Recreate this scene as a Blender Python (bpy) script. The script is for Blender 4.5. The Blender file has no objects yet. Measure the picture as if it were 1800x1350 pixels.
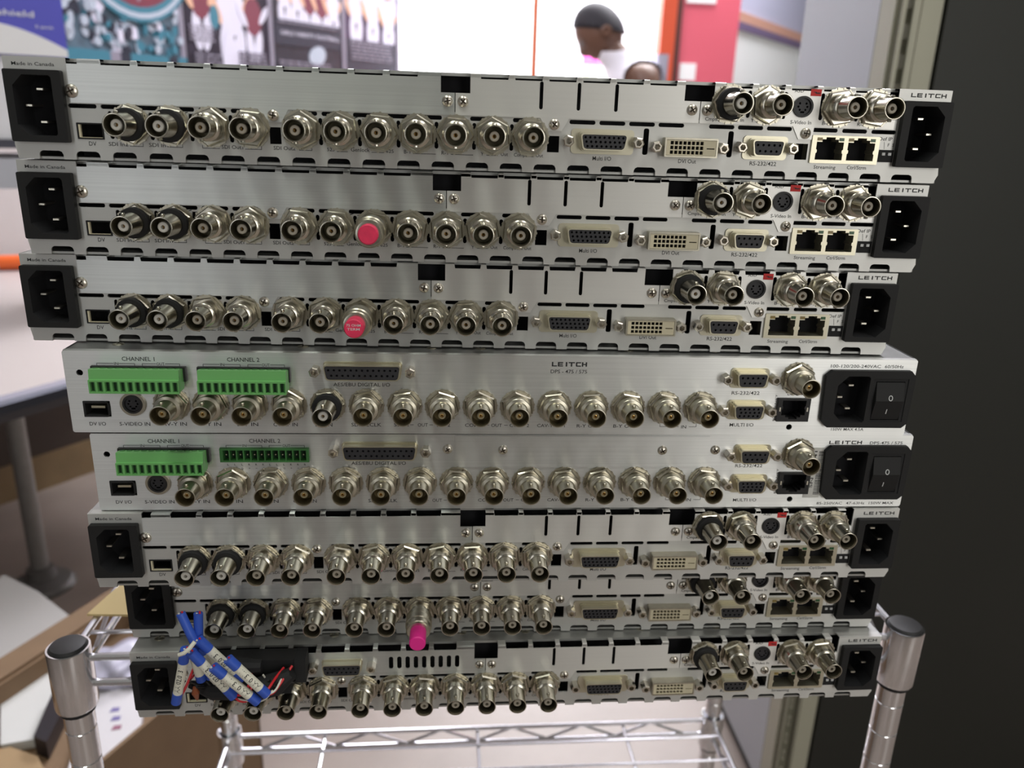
import bpy, bmesh, math, random
from mathutils import Vector, Matrix
random.seed(7)
PI = math.pi
C = bpy.context.scene.collection
sc = bpy.context.scene
MM = 0.001
FZ = 1.211                      # height of the survey origin above the floor

# ---------------------------------------------------------------- camera, world, lights, exposure
cam_d = bpy.data.cameras.new('camera'); cam = bpy.data.objects.new('camera', cam_d); C.objects.link(cam)
cam.location = (-0.02116, -0.39615, FZ - 0.02115)
cam.rotation_euler = (math.radians(71.866), math.radians(-1.776), math.radians(-4.087))
cam_d.sensor_width = 36; cam_d.lens = 1411.95 / 1800 * 36
cam_d.clip_start = 0.01; cam_d.clip_end = 60
cam_d.dof.use_dof = True; cam_d.dof.focus_distance = 0.40; cam_d.dof.aperture_fstop = 9.0
sc.camera = cam
sc.view_settings.view_transform = 'Standard'; sc.view_settings.look = 'None'
sc.view_settings.gamma = 1; sc.view_settings.use_curve_mapping = False
sc.view_settings.exposure = 0.0
w = bpy.data.worlds.new('world'); sc.world = w; w.use_nodes = True
w.node_tree.nodes['Background'].inputs[0].default_value = (0.80, 0.86, 0.92, 1)
w.node_tree.nodes['Background'].inputs[1].default_value = 0.25

def area(name, loc, size, power, col=(1, 1, 1), rot=(0, 0, 0)):
    d = bpy.data.lights.new(name, 'AREA'); d.shape = 'RECTANGLE'; d.size, d.size_y = size
    d.energy = power; d.color = col
    o = bpy.data.objects.new(name, d); o.location = loc; o.rotation_euler = rot; C.objects.link(o); return o
area('ceiling_lamp_near', (-0.35, -0.52, 2.72), (0.35, 1.0), 11, (0.95, 1.0, 0.90))
area('ceiling_lamp_near_right', (0.75, -0.60, 2.72), (0.5, 1.0), 9, (1.0, 0.98, 0.94))
# area lights added behind the camera for left and right highlights on the metal
area('metal_fill_right', (1.75, -2.95, 1.55), (1.3, 1.9), 28, (1.0, 0.975, 0.93), (PI / 2, 0, 0))
area('metal_fill_left', (-1.45, -2.95, 1.55), (0.55, 1.9), 6, (0.97, 0.98, 1.0), (PI / 2, 0, 0))
area('ceiling_lamp_mid', (-0.45, 2.0, 2.72), (0.8, 0.8), 30, (0.95, 0.93, 1.0))
area('floor_fill_aisle', (0.75, 1.0, 2.72), (0.5, 0.8), 30, (0.95, 0.92, 1.0))  # extra lamp added over the aisle to brighten the floor
area('ceiling_lamp_hall', (0.6, 4.3, 2.72), (1.2, 1.2), 150, (0.97, 0.97, 1.0))
area('ceiling_lamp_hall_right', (1.35, 3.5, 2.72), (0.8, 0.5), 60, (0.95, 0.96, 1.0))

# ---------------------------------------------------------------- materials
def mat(name, col, rough=0.5, metal=0.0, noise=0.0, nscale=40.0, bump=0.0, bscale=None, stretch=(1, 1, 1), **kw):
    m = bpy.data.materials.new(name); m.use_nodes = True; nt = m.node_tree; b = nt.nodes['Principled BSDF']
    b.inputs['Base Color'].default_value = (*col, 1); b.inputs['Roughness'].default_value = rough; b.inputs['Metallic'].default_value = metal
    for k, v in kw.items(): b.inputs[k.replace('_', ' ')].default_value = v
    if noise or bump:
        tc = nt.nodes.new('ShaderNodeTexCoord'); mp = nt.nodes.new('ShaderNodeMapping'); mp.inputs['Scale'].default_value = stretch
        nt.links.new(tc.outputs['Object'], mp.inputs[0])
    if noise:
        n = nt.nodes.new('ShaderNodeTexNoise'); n.inputs['Scale'].default_value = nscale; n.inputs['Detail'].default_value = 4
        nt.links.new(mp.outputs[0], n.inputs['Vector'])
        r = nt.nodes.new('ShaderNodeMix'); r.data_type = 'RGBA'
        r.inputs[6].default_value = (*[max(0, c * (1 - noise)) for c in col], 1); r.inputs[7].default_value = (*[min(1, c * (1 + noise)) for c in col], 1)
        nt.links.new(n.outputs[0], r.inputs[0]); nt.links.new(r.outputs[2], b.inputs['Base Color'])
    if bump:
        n = nt.nodes.new('ShaderNodeTexNoise'); n.inputs['Scale'].default_value = bscale or nscale; n.inputs['Detail'].default_value = 3
        nt.links.new(mp.outputs[0], n.inputs['Vector'])
        bp = nt.nodes.new('ShaderNodeBump'); bp.inputs['Strength'].default_value = bump; bp.inputs['Distance'].default_value = 0.001
        nt.links.new(n.outputs[0], bp.inputs['Height']); nt.links.new(bp.outputs[0], b.inputs['Normal'])
    return m

def brushed(name, col, rough, aniso, metal=0.9, noise=0.15):
    m = mat(name, col, rough, metal, noise=noise, nscale=1.0, stretch=(10, 10, 1100))
    nt = m.node_tree; b = nt.nodes['Principled BSDF']
    b.inputs['Anisotropic'].default_value = aniso; b.inputs['Anisotropic Rotation'].default_value = 0.25
    t = nt.nodes.new('ShaderNodeTangent'); t.direction_type = 'UV_MAP'; t.uv_map = 'uv'
    nt.links.new(t.outputs[0], b.inputs['Tangent'])
    return m
M = {}
M['alu'] = brushed('brushed_aluminium', (0.70, 0.72, 0.71), 0.40, 0.8, 0.95)
M['panel'] = brushed('zinc_panel', (0.60, 0.60, 0.58), 0.50, 0.6, 0.85, noise=0.03)
M['platew'] = brushed('bright_plate', (0.74, 0.735, 0.71), 0.48, 0.7, 0.85, noise=0.04)
M['face'] = brushed('brushed_face', (0.72, 0.73, 0.72), 0.42, 0.8, 0.95)
M['cover'] = mat('cover_steel', (0.46, 0.465, 0.45), 0.45, 0.7, noise=0.08, nscale=60)
M['coverB'] = mat('cover_dull', (0.36, 0.365, 0.36), 0.4, 0.8, noise=0.2, nscale=90)
M['nickel'] = mat('nickel', (0.56, 0.53, 0.45), 0.22, 1.0, noise=0.10, nscale=500)
M['nickel2'] = mat('nickel_worn', (0.50, 0.47, 0.385), 0.33, 1.0, noise=0.15, nscale=400)
M['steel'] = mat('screw_steel', (0.58, 0.54, 0.47), 0.28, 1.0)
M['recess'] = mat('cross_recess_shade', (0.05, 0.035, 0.02), 0.6, 0.5)  # dark colour stands in for shade inside the screw cross
M['gold'] = mat('gold_contact', (0.85, 0.52, 0.16), 0.3, 1.0)
M['gilt'] = mat('gilt_shell', (0.66, 0.62, 0.47), 0.3, 0.95)
M['cream'] = mat('cream_flange', (0.60, 0.565, 0.44), 0.34, 0.85)
M['ivory'] = mat('ivory_plastic', (0.62, 0.56, 0.40), 0.45)
M['white_ins'] = mat('white_insulator', (0.62, 0.60, 0.55), 0.45)
M['grey_ins'] = mat('grey_insulator', (0.30, 0.25, 0.15), 0.45)
M['black'] = mat('black_plastic', (0.014, 0.014, 0.015), 0.5, noise=0.15, nscale=900)
M['blackm'] = mat('black_matte', (0.008, 0.008, 0.009), 0.75)
M['insert'] = mat('connector_insert', (0.022, 0.022, 0.026), 0.5)
M['void'] = mat('dark_interior', (0.004, 0.004, 0.006), 0.9)  # near black: shade inside slots and sockets put into the colour
M['ink'] = mat('printed_ink', (0.018, 0.018, 0.02), 0.6)
M['green'] = mat('green_terminal', (0.14, 0.40, 0.12), 0.42)
M['green2'] = mat('green_terminal_dark', (0.04, 0.17, 0.04), 0.5)
M['slotg'] = mat('terminal_recess', (0.004, 0.03, 0.008), 0.7)
M['red'] = mat('red_sticker', (0.55, 0.02, 0.02), 0.6)
M['capred'] = mat('cap_rose', (0.75, 0.03, 0.10), 0.55, noise=0.25, nscale=300)
M['cappink'] = mat('cap_magenta', (0.80, 0.02, 0.28), 0.5)
M['pinm'] = mat('pin_metal', (0.75, 0.72, 0.62), 0.3, 0.9)
M['pindark'] = mat('pin_shade', (0.06, 0.055, 0.05), 0.5, 0.5)
M['inletblk'] = mat('inlet_black', (0.013, 0.013, 0.0135), 0.6, Specular_IOR_Level=0.3)
M['white_print'] = mat('white_print', (0.62, 0.63, 0.63), 0.5)
M['barcode'] = mat('sticker_clear', (0.66, 0.66, 0.63), 0.35, 0.1)
M['chrome'] = mat('chrome', (0.80, 0.80, 0.82), 0.12, 1.0)
M['chromer'] = mat('chrome_wire', (0.74, 0.74, 0.78), 0.24, 1.0)
M['blue'] = mat('blue_sleeve', (0.03, 0.09, 0.48), 0.45)
M['sleeve'] = mat('cream_sleeve', (0.74, 0.72, 0.62), 0.5, noise=0.04, nscale=300)
M['wred'] = mat('wire_red', (0.62, 0.02, 0.03), 0.4)
M['wwhite'] = mat('wire_white', (0.72, 0.70, 0.62), 0.4)
M['wblack'] = mat('wire_black', (0.012, 0.012, 0.012), 0.45)
M['led_g'] = mat('led_green', (0.02, 0.10, 0.03), 0.3)
M['led_y'] = mat('led_amber', (0.28, 0.20, 0.05), 0.3)

# ---------------------------------------------------------------- mesh helpers (all small hardware in millimetres)
class MB:
    def __init__(s): s.v = []; s.f = []; s.sm = []
    def add(s, v, f, smooth=False):
        o = len(s.v); s.v += [tuple(p) for p in v]; s.f += [tuple(i + o for i in q) for q in f]; s.sm += [smooth] * len(f)
    def box(s, x0, x1, y0, y1, z0, z1):
        v = [(x, y, z) for x in (x0, x1) for y in (y0, y1) for z in (z0, z1)]
        s.add(v, [(0, 1, 3, 2), (4, 6, 7, 5), (0, 4, 5, 1), (2, 3, 7, 6), (0, 2, 6, 4), (1, 5, 7, 3)]); return s
    def lathe(s, prof, n=24, c=(0, 0, 0), axis='y', close=False, rot=0.0, smooth=True):
        # prof: list of (radius, along); axis y runs along -y for a rising value
        v = []; f = []
        for (r, a) in prof:
            for k in range(n):
                t = 2 * PI * k / n + rot; x, z = r * math.cos(t), r * math.sin(t)
                v.append((c[0] + x, c[1] - a, c[2] + z) if axis == 'y' else (c[0] + x, c[1] + z, c[2] + a))
        for i in range(len(prof) - 1):
            for k in range(n):
                a, b = i * n + k, i * n + (k + 1) % n; q = (a, b, b + n, a + n)
                f.append(q if axis == 'z' else q)
        f.append(tuple(range(n))[::-1]); L = (len(prof) - 1) * n; f.append(tuple(range(L, L + n)))
        s.add(v, f, smooth); return s
    def prism(s, poly, y0, y1):          # polygon in xz extruded along y
        n = len(poly); v = [(x, y0, z) for x, z in poly] + [(x, y1, z) for x, z in poly]
        f = [tuple(range(n)), tuple(range(n, 2 * n))[::-1]] + [(i, n + i, n + (i + 1) % n, (i + 1) % n) for i in range(n)]
        s.add(v, f); return s
    def prismx(s, poly, x0, x1):         # polygon in yz extruded along x
        n = len(poly); v = [(x0, y, z) for y, z in poly] + [(x1, y, z) for y, z in poly]
        f = [tuple(range(n)), tuple(range(n, 2 * n))[::-1]] + [(i, n + i, n + (i + 1) % n, (i + 1) % n) for i in range(n)]
        s.add(v, f); return s
    def prismz(s, poly, z0, z1):
        n = len(poly); v = [(x, y, z0) for x, y in poly] + [(x, y, z1) for x, y in poly]
        f = [tuple(range(n))[::-1], tuple(range(n, 2 * n))] + [(i, (i + 1) % n, n + (i + 1) % n, n + i) for i in range(n)]
        s.add(v, f); return s
    def tube(s, pts, r, n=8):
        pts = [Vector(p) for p in pts]; v = []; f = []; prev = None
        for i, p in enumerate(pts):
            d = (pts[min(i + 1, len(pts) - 1)] - pts[max(i - 1, 0)]).normalized()
            if prev is None: u = d.orthogonal().normalized()
            else: u = (prev - d * prev.dot(d)).normalized()
            prev = u; w_ = d.cross(u); rr = r[i] if isinstance(r, (list, tuple)) else r
            for k in range(n):
                t = 2 * PI * k / n; v.append(p + rr * (math.cos(t) * u + math.sin(t) * w_))
        for i in range(len(pts) - 1):
            for k in range(n):
                a, b = i * n + k, i * n + (k + 1) % n; f.append((a, b, b + n, a + n))
        f.append(tuple(range(n))[::-1]); L = (len(pts) - 1) * n; f.append(tuple(range(L, L + n)))
        s.add(v, f, True); return s
    def mesh(s, name, m, scale=MM, fix=True):
        me = bpy.data.meshes.new(name); me.from_pydata([(x * scale, y * scale, z * scale) for x, y, z in s.v], [], s.f); 
        me.polygons.foreach_set('use_smooth', s.sm)
        if fix:
            bm = bmesh.new(); bm.from_mesh(me); bmesh.ops.recalc_face_normals(bm, faces=bm.faces); bm.to_mesh(me); bm.free()
        if any(s.sm): me.set_sharp_from_angle(angle=math.radians(27))
        me.materials.append(m); me.update(); return me
def uvs(me):
    uv = me.uv_layers.new(name='uv'); co = me.vertices
    for l in me.loops: p = co[l.vertex_index].co; uv.data[l.index].uv = (p.x * 5, p.z * 5 + p.y * 5)
def link(name, me, parent=None, loc=(0, 0, 0), rot=(0, 0, 0), label=None):
    o = bpy.data.objects.new(name, me); C.objects.link(o); o.location = loc; o.rotation_euler = rot
    if parent is not None: o.parent = parent
    if label: o['label'] = label
    return o
def thing(name, label, cat, loc=(0, 0, 0), rz=0.0, group=None):
    o = bpy.data.objects.new(name, None); o.empty_display_size = 0.02; C.objects.link(o); o.location = loc; o.rotation_euler = (0, 0, rz)
    return tag(o, label, cat, group)
def tag(o, label, cat, group=None):
    o['label'] = label; o['category'] = cat
    if group: o['group'] = group
    return o
def struct(o): o['kind'] = 'structure'; return o

tmp = []
def rrect(x0, x1, z0, z1, r=0.0, n=4):
    if r <= 0: return [(x0, z0), (x1, z0), (x1, z1), (x0, z1)]
    out = []
    for cx, cz, a0 in ((x1 - r, z0 + r, -90), (x1 - r, z1 - r, 0), (x0 + r, z1 - r, 90), (x0 + r, z0 + r, 180)):
        for k in range(n + 1):
            a = math.radians(a0 + 90 * k / n); out.append((cx + r * math.cos(a), cz + r * math.sin(a)))
    return out
def circ(cx, cz, r, n=10): return [(cx + r * math.cos(2 * PI * k / n), cz + r * math.sin(2 * PI * k / n)) for k in range(n)]
def plate(name, outline, holes, y0, y1, m, extra=None):
    """flat sheet in the xz plane with real cut-outs, from y0 (front) to y1 (back)"""
    cu = bpy.data.curves.new('t', 'CURVE'); cu.dimensions = '2D'; cu.fill_mode = 'BOTH'; cu.extrude = (y1 - y0) / 2 * MM
    for poly in [outline] + holes:
        sp = cu.splines.new('POLY'); sp.points.add(len(poly) - 1); sp.use_cyclic_u = True
        for p, (x, z) in zip(sp.points, poly): p.co = (x * MM, z * MM, 0, 1)
    ob = bpy.data.objects.new('t', cu); C.objects.link(ob); bpy.context.view_layer.update()
    me = bpy.data.meshes.new_from_object(ob.evaluated_get(bpy.context.evaluated_depsgraph_get())); bpy.data.objects.remove(ob)
    ym = (y0 + y1) / 2 * MM
    me.transform(Matrix(((1, 0, 0, 0), (0, 0, -1, ym), (0, 1, 0, 0), (0, 0, 0, 1))))
    me.name = name; me.materials.clear(); me.materials.append(m)
    for p in me.polygons: p.use_smooth = False
    if extra:
        e = extra.mesh('e', m); bm = bmesh.new(); bm.from_mesh(me); bm.from_mesh(e); bm.to_mesh(me); bm.free(); bpy.data.meshes.remove(e)
    uvs(me); return me

def text_raw(s, shear=0.0, bold=0.0):
    cu = bpy.data.curves.new('t', 'FONT'); cu.body = s; cu.size = 1; cu.resolution_u = 2; cu.shear = shear; cu.offset = 0.008
    ob = bpy.data.objects.new('t', cu); C.objects.link(ob); bpy.context.view_layer.update()
    me = bpy.data.meshes.new_from_object(ob.evaluated_get(bpy.context.evaluated_depsgraph_get())); bpy.data.objects.remove(ob)
    return me
TXT = {}
class Letters:
    """flat print lying on a face (y = const), several words joined into one part"""
    def __init__(s): s.v = []; s.f = []
    def t(s, string, x0, x1, zb, cap, y=-0.03, vert=False):
        if string not in TXT:
            me = text_raw(string); TXT[string] = ([tuple(v.co) for v in me.vertices], [tuple(p.vertices) for p in me.polygons])
            bpy.data.meshes.remove(me)
        v, f = TXT[string]; xs = [p[0] for p in v]; a, b = min(xs), max(xs); k = (x1 - x0) / (b - a) if b > a else 1; kz = cap / 0.70
        o = len(s.v)
        for p in v:
            u, h = (p[0] - a) * k, p[1] * kz
            s.v.append((x0 + u, y, zb + h) if not vert else (x0 - h, y, zb + u))
        s.f += [tuple(i + o for i in q) for q in f]
    def vt(s, string, x, z0, z1, cap, y=-0.03):     # reads upward, baseline at x
        v0 = len(s.v); s.t(string, 0, z1 - z0, 0, cap, y)
        s.v[v0:] = [(x - p[2], p[1], z0 + p[0]) for p in s.v[v0:]]
    def r(s, x0, x1, z0, z1, y=-0.03):
        o = len(s.v); s.v += [(x0, y, z0), (x1, y, z0), (x1, y, z1), (x0, y, z1)]; s.f.append((o, o + 1, o + 2, o + 3))
    def line(s, x0, z0, x1, z1, w_=0.25, y=-0.03):
        d = Vector((x1 - x0, z1 - z0)).normalized() * w_ / 2; o = len(s.v)
        s.v += [(x0 - d.y, y, z0 + d.x), (x0 + d.y, y, z0 - d.x), (x1 + d.y, y, z1 - d.x), (x1 - d.y, y, z1 + d.x)]; s.f.append((o, o + 1, o + 2, o + 3))
    def bracket(s, x0, x1, z, t0, t1, dn=-1.1):     # ┌── text ──┐
        s.line(x0, z, t0, z); s.line(t1, z, x1, z); s.line(x0, z, x0, z + dn); s.line(x1, z, x1, z + dn)
    def logo(s, x0, x1, z0, z1, y=-0.03):
        n = 6; p = (x1 - x0 + 0.35) / n; h = z1 - z0; st = h * 0.32; xs = [x0 + i * p for i in range(n)]; wd = p - 0.4
        R = lambda i, a, b, c, d: s.r(xs[i] + a * wd, xs[i] + b * wd, z0 + c * h, z0 + d * h, y)
        q = st / wd; u = 0.24
        R(0, 0, q, 0, 1); R(0, q, 1, 0, u)
        R(1, 0, q, 0, 1); R(1, q, 1, 0, u); R(1, q, .95, .5 - u / 2, .5 + u / 2); R(1, q, 1, 1 - u, 1)
        R(2, .35, .35 + q * 1.1, 0, 1)
        R(3, .5 - q / 2 - .18, .5 + q / 2 - .18, 0, 1 - u); R(3, -.25, .95, 1 - u, 1)
        R(4, 0, q, .12, .88); R(4, .06, 1, 0, u); R(4, .06, 1, 1 - u, 1)
        R(5, 0, q, 0, 1); R(5, 1 - q, 1, 0, 1); R(5, q, 1 - q, .5 - u / 2, .5 + u / 2)
    def mesh(s, name, m=None):
        me = bpy.data.meshes.new(name); me.from_pydata([(x * MM, y * MM, z * MM) for x, y, z in s.v], [], s.f)
        me.materials.append(m or M['ink']); return me
STUFF = ('printed_lettering', 'printed_figure', 'barcode_print', 'switch_lever', 'sticker_print')

# ---------------------------------------------------------------- shared hardware meshes
def hexr(af): return af / 2 / math.cos(PI / 6)
ME = {}
b = MB(); b.lathe([(6.0, 0.0), (8.9, 0.0), (8.9, 0.6), (6.0, 0.6)], 36)
for k in range(18):          # spread teeth of the lock washer
    t = 2 * PI * k / 18; ct, st = math.cos(t), math.sin(t)
    q = [(8.3 * math.cos(t - .07), 8.3 * math.sin(t - .07)), (9.2 * math.cos(t - .05), 9.2 * math.sin(t - .05)), (9.2 * math.cos(t + .05), 9.2 * math.sin(t + .05)), (8.3 * math.cos(t + .07), 8.3 * math.sin(t + .07))]
    b.prism(q, -1.0, -0.5)
ME['washer'] = b.mesh('washer', M['nickel2'])
b = MB(); b.lathe([(hexr(15.0) * .96, 0.6), (hexr(15.0), 0.9), (hexr(15.0), 2.5), (hexr(15.0) * .93, 3.1)], 6, rot=PI / 6, smooth=False); ME['nut'] = b.mesh('hex_nut', M['nickel'])
def lugs(b, y):
    o = MB(); o.lathe([(1.0, 4.4), (1.0, 5.7), (0.75, 5.95)], 12, c=(0, y, 0), axis='z')
    b.add(o.v, o.f, True); b.add([(x, yy, -z) for x, yy, z in o.v], o.f, True)
def barrel(L, body, r1=6.25):
    b = MB(); p = [(r1, 2.6), (r1, 3.0)]
    for k in range(body): a = 3.1 + k * .55; p += [(r1 - .3, a), (r1 - .3, a + .18), (r1, a + .25), (r1, a + .5)]
    a = 3.2 + body * .55
    p += [(r1, a), (r1, a + 3.0), (r1 - .25, a + 3.25), (4.95, a + 3.7), (4.85, a + 4.0), (4.85, L - .5), (5.0, L - .3), (5.0, L - .05), (4.9, L), (4.55, L), (4.45, L - .3), (4.4, 9.6), (0.01, 9.6)]
    b.lathe(p, 36); lugs(b, -(L - 3.6)); return b
ME['barrel'] = barrel(19.2, 3).mesh('barrel', M['nickel'])
ME['barrelB'] = barrel(17.6, 2, 6.6).mesh('barrel', M['nickel2'])
b = MB(); b.lathe([(7.3, 2.9), (7.3, 5.2), (7.0, 5.6), (5.0, 5.6), (4.9, 4.0)], 32); ME['isolator'] = b.mesh('isolator_ring', M['blackm'])
b = MB(); L_ = 19.2; b.lathe([(4.9, 2.9), (5.3, 5.0), (5.3, 8.0), (4.85, 9.0), (4.85, L_ - .5), (5.0, L_ - .3), (5.0, L_ - .05), (4.9, L_), (4.55, L_), (4.45, L_ - .3), (4.4, 9.6), (0.01, 9.6)], 36); lugs(b, -(L_ - 3.6))
ME['barrelI'] = b.mesh('barrel', M['nickel'])
ME['bore'] = MB().lathe([(4.42, 9.7), (4.38, 18.2), (4.30, 18.2), (4.30, 10.2), (0.02, 10.2)], 28).mesh('bore_shade_liner', mat('bore_shade', (.16, .145, .10), .45, .9))  # dark liner added; shade inside the bore put into its colour
ME['boreB'] = MB().lathe([(4.42, 9.7), (4.38, 16.6), (4.30, 16.6), (4.30, 10.2), (0.02, 10.2)], 28).mesh('bore_shade_liner', mat('bore_shade_gilt', (.17, .14, .08), .45, .9))  # same added liner with gilt-toned bore shade
def insul(r, L): return MB().lathe([(r, 9.4), (r * .93, L - .3), (r * .8, L), (0.95, L), (0.94, 9.8), (0.01, 9.8)], 22)
ME['insW'] = insul(2.6, 17.0).mesh('insulator', M['white_ins']); ME['insI'] = insul(2.45, 16.8).mesh('insulator', mat('beige_insulator', (.40, .36, .29), .5)); ME['insG'] = insul(2.1, 14.8).mesh('insulator', M['grey_ins'])
ME['pin'] = MB().lathe([(0.93, 9.4), (0.93, 14.2), (0.45, 14.3), (0.42, 10.0), (0.01, 10.0)], 14).mesh('centre_contact', M['gold'])
def bnc(parent, x, z, kind='A', ins=None, twist=0.0):
    r = link('bnc_connector', ME['nut'], parent, (x * MM, 0, z * MM), (0, twist, 0))
    link('washer', ME['washer'], r)
    if kind == 'I': link('isolator_ring', ME['isolator'], r); link('barrel', ME['barrelI'], r, rot=(0, -twist, 0))
    else: link('barrel', ME['barrel'] if kind == 'A' else ME['barrelB'], r, rot=(0, -twist, 0))
    link('bore_shade_liner', ME['boreB' if kind == 'B' else 'bore'], r); link('insulator', ME[ins or {'A': 'insI', 'I': 'insW', 'B': 'insG'}[kind]], r); link('centre_contact', ME['pin'], r)
    if kind == 'I': r['label'] = 'socket with a black isolating ring'
    return r
# pan-head cross screws, recess cut with a real boolean
def screw_mesh(r, m, h=1.6):
    prof = [(r, 0.0), (r, 0.25)] + [(r * math.cos(a), 0.25 + (h - .25) * math.sin(a)) for a in [math.radians(q) for q in (25, 45, 65, 82)]]
    sm = MB().lathe(prof, 20).mesh('screw', m); s_ = r / 3.0
    cu = MB(); cu.box(-1.7 * s_, 1.7 * s_, -h - .5, -h + .75, -.36 * s_, .36 * s_); c1 = cu.mesh('c', m)
    cu = MB(); cu.box(-.36 * s_, .36 * s_, -h - .6, -h + .7, -1.7 * s_, 1.7 * s_); c2 = cu.mesh('c', m)
    ob = bpy.data.objects.new('t', sm); C.objects.link(ob); cs = []
    for c_ in (c1, c2):
        co = bpy.data.objects.new('c', c_); C.objects.link(co); cs.append(co)
        md = ob.modifiers.new('b', 'BOOLEAN'); md.operation = 'DIFFERENCE'; md.object = co; md.solver = 'EXACT'
    bpy.context.view_layer.update()
    me = bpy.data.meshes.new_from_object(ob.evaluated_get(bpy.context.evaluated_depsgraph_get()))
    for q in [ob] + cs: bpy.data.objects.remove(q)
    me.materials.clear(); me.materials.append(m); me.materials.append(M['recess']); me.set_sharp_from_angle(angle=math.radians(30))
    for p in me.polygons:
        c_ = p.center / MM; rr = min(1, math.hypot(c_.x, c_.z) / r); surf = -(0.25 + (h - .25) * math.sqrt(1 - rr * rr))
        if c_.y > surf + .22 and rr < .62: p.material_index = 1
    return me
ME['screw'] = screw_mesh(3.0, M['steel']); ME['screw_small'] = screw_mesh(2.6, M['steel'])
ME['flat_screw'] = screw_mesh(2.9, M['nickel2'], 0.7)
def screw(parent, x, z, small=False, y=0.0):
    return link('screw', ME['screw_small' if small else 'screw'], parent, (x * MM, y * MM, z * MM), (0, random.uniform(-.7, .7), 0))
# jackscrew standoff
ME['jack'] = MB().lathe([(hexr(4.8), 0), (hexr(4.8), 5.0), (2.2, 5.4), (1.5, 5.4), (1.35, 1.5), (0.01, 1.5)], 6, smooth=False).mesh('jackscrew', M['steel'])
ME['jackh'] = MB().lathe([(1.52, 0), (1.52, 5.45)], 12).mesh('jackscrew_bore', M['blackm'])
def jack(parent, x, z):
    r = link('jackscrew', ME['jack'], parent, (x * MM, 0, z * MM), (0, random.uniform(0, 1), 0)); return r

def dshape(w_, h, taper=1.2, r=1.6, n=4):
    x0, x1 = -w_ / 2, w_ / 2; pts = [(x0 + taper, -h / 2), (x1 - taper, -h / 2), (x1, h / 2), (x0, h / 2)]
    out = []
    for i in range(4):
        p, a, c_ = Vector(pts[i]), Vector(pts[i - 1]), Vector(pts[(i + 1) % 4])
        u = (a - p).normalized(); v = (c_ - p).normalized()
        for k in range(n + 1):
            t = k / n; q = p + u * r * (1 - t) ** 2 + v * r * t ** 2; out.append((q.x, q.y))
    return out
def dsub(name, w_, h, rows, flange, shell_m, pitch, depth=5.5):
    """returns meshes: shell (hollow D collar + stamped flange) and insert with socket holes"""
    sh = plate('shell', dshape(w_, h), [dshape(w_ - 1.1, h - 1.1)], -depth, 0, shell_m)
    fl = None
    if flange: fl = plate('flange', rrect(-flange[0] / 2, flange[0] / 2, -flange[1] / 2, flange[1] / 2, 1.8), [], -0.7, 0, shell_m)
    rib = plate('shell', dshape(w_ + 1.2, h + 1.2, r=2.0), [dshape(w_ - 1.1, h - 1.1)], -1.6, 0, shell_m)
    bm = bmesh.new(); bm.from_mesh(sh); bm.from_mesh(rib); bm.to_mesh(sh); bm.free()
    holes = []
    for (n, zoff, xoff) in rows:
        for k in range(n): holes.append(circ((k - (n - 1) / 2) * pitch + xoff, zoff, min(0.62, pitch * .27), 8))
    ins = plate('insert', dshape(w_ - 1.4, h - 1.4), holes, -depth + .15, -depth + 1.2, M['insert'])
    bk = MB().prism([(x, z) for x, z in dshape(w_ - 1.6, h - 1.6)], -depth + 1.25, -depth + 2.2).mesh('b', M['void'])
    ins.materials.append(M['void']); bm = bmesh.new(); bm.from_mesh(ins); n0 = len(bm.faces); bm.from_mesh(bk)
    bm.faces.ensure_lookup_table()
    for f in bm.faces[n0:]: f.material_index = 1
    bm.to_mesh(ins); bm.free()
    return sh, fl, ins
DS = {
 'multi': dsub('m', 22.6, 7.6, [(9, 2.0, 0), (9, 0, 1.1 * .5), (8, -2.0, 0)], (30.2, 11.4), M['cream'], 2.25),
 'rs': dsub('r', 16.0, 7.6, [(5, 1.4, 0), (4, -1.4, 0)], (22.0, 11.0), M['cream'], 2.7),
 'hd15': dsub('h', 16.4, 7.8, [(5, 1.9, 0), (5, 0, .6), (5, -1.9, 0)], (20.5, 10.8), M['gilt'], 2.4),
 'rsb': dsub('rb', 16.6, 7.8, [(5, 1.4, 0), (4, -1.4, 0)], (20.5, 10.8), M['gilt'], 2.7),
 'aes': dsub('a', 38.4, 8.0, [(13, 1.4, 0), (12, -1.4, 0)], None, M['gilt'], 2.76),
}
def dsocket(parent, name, key, x, z, j0=None, j1=None):
    sh, fl, ins = DS[key]; r = link(name, sh, parent, (x * MM, 0, z * MM)); link('insert', ins, r)
    if fl: link('flange', fl, r)
    for jx in (j0, j1):
        if jx is not None: jack(parent, jx, z)
    return r

def iec_cavity(x0, x1, z0, z1, cham, side):
    if side == 'l': return [(x0, z0 + cham), (x0 + cham, z0), (x1 - 1, z0), (x1, z0 + 1), (x1, z1 - 1), (x1 - 1, z1), (x0 + cham, z1), (x0, z1 - cham)]
    return [(x0, z0 + 1), (x0 + 1, z0), (x1 - cham, z0), (x1, z0 + cham), (x1, z1 - cham), (x1 - cham, z1), (x0 + 1, z1), (x0, z1 - 1)]
def blade(parent, x, z, y0=-1.0):
    return link('pin', ME['blade'], parent, (x * MM, y0 * MM, z * MM))
bl = MB().box(-1.5, 1.5, 0.7, 11, -.5, .5).mesh('pin', M['pindark']); bt = MB().box(-1.3, 1.3, 0, .7, -.4, .4).mesh('t', M['pinm'])
bl.materials.append(M['pinm']); bm = bmesh.new(); bm.from_mesh(bl); n0 = len(bm.faces); bm.from_mesh(bt); bm.faces.ensure_lookup_table()
for f in bm.faces[n0:]: f.material_index = 1
bm.to_mesh(bl); bm.free(); ME['blade'] = bl
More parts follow.
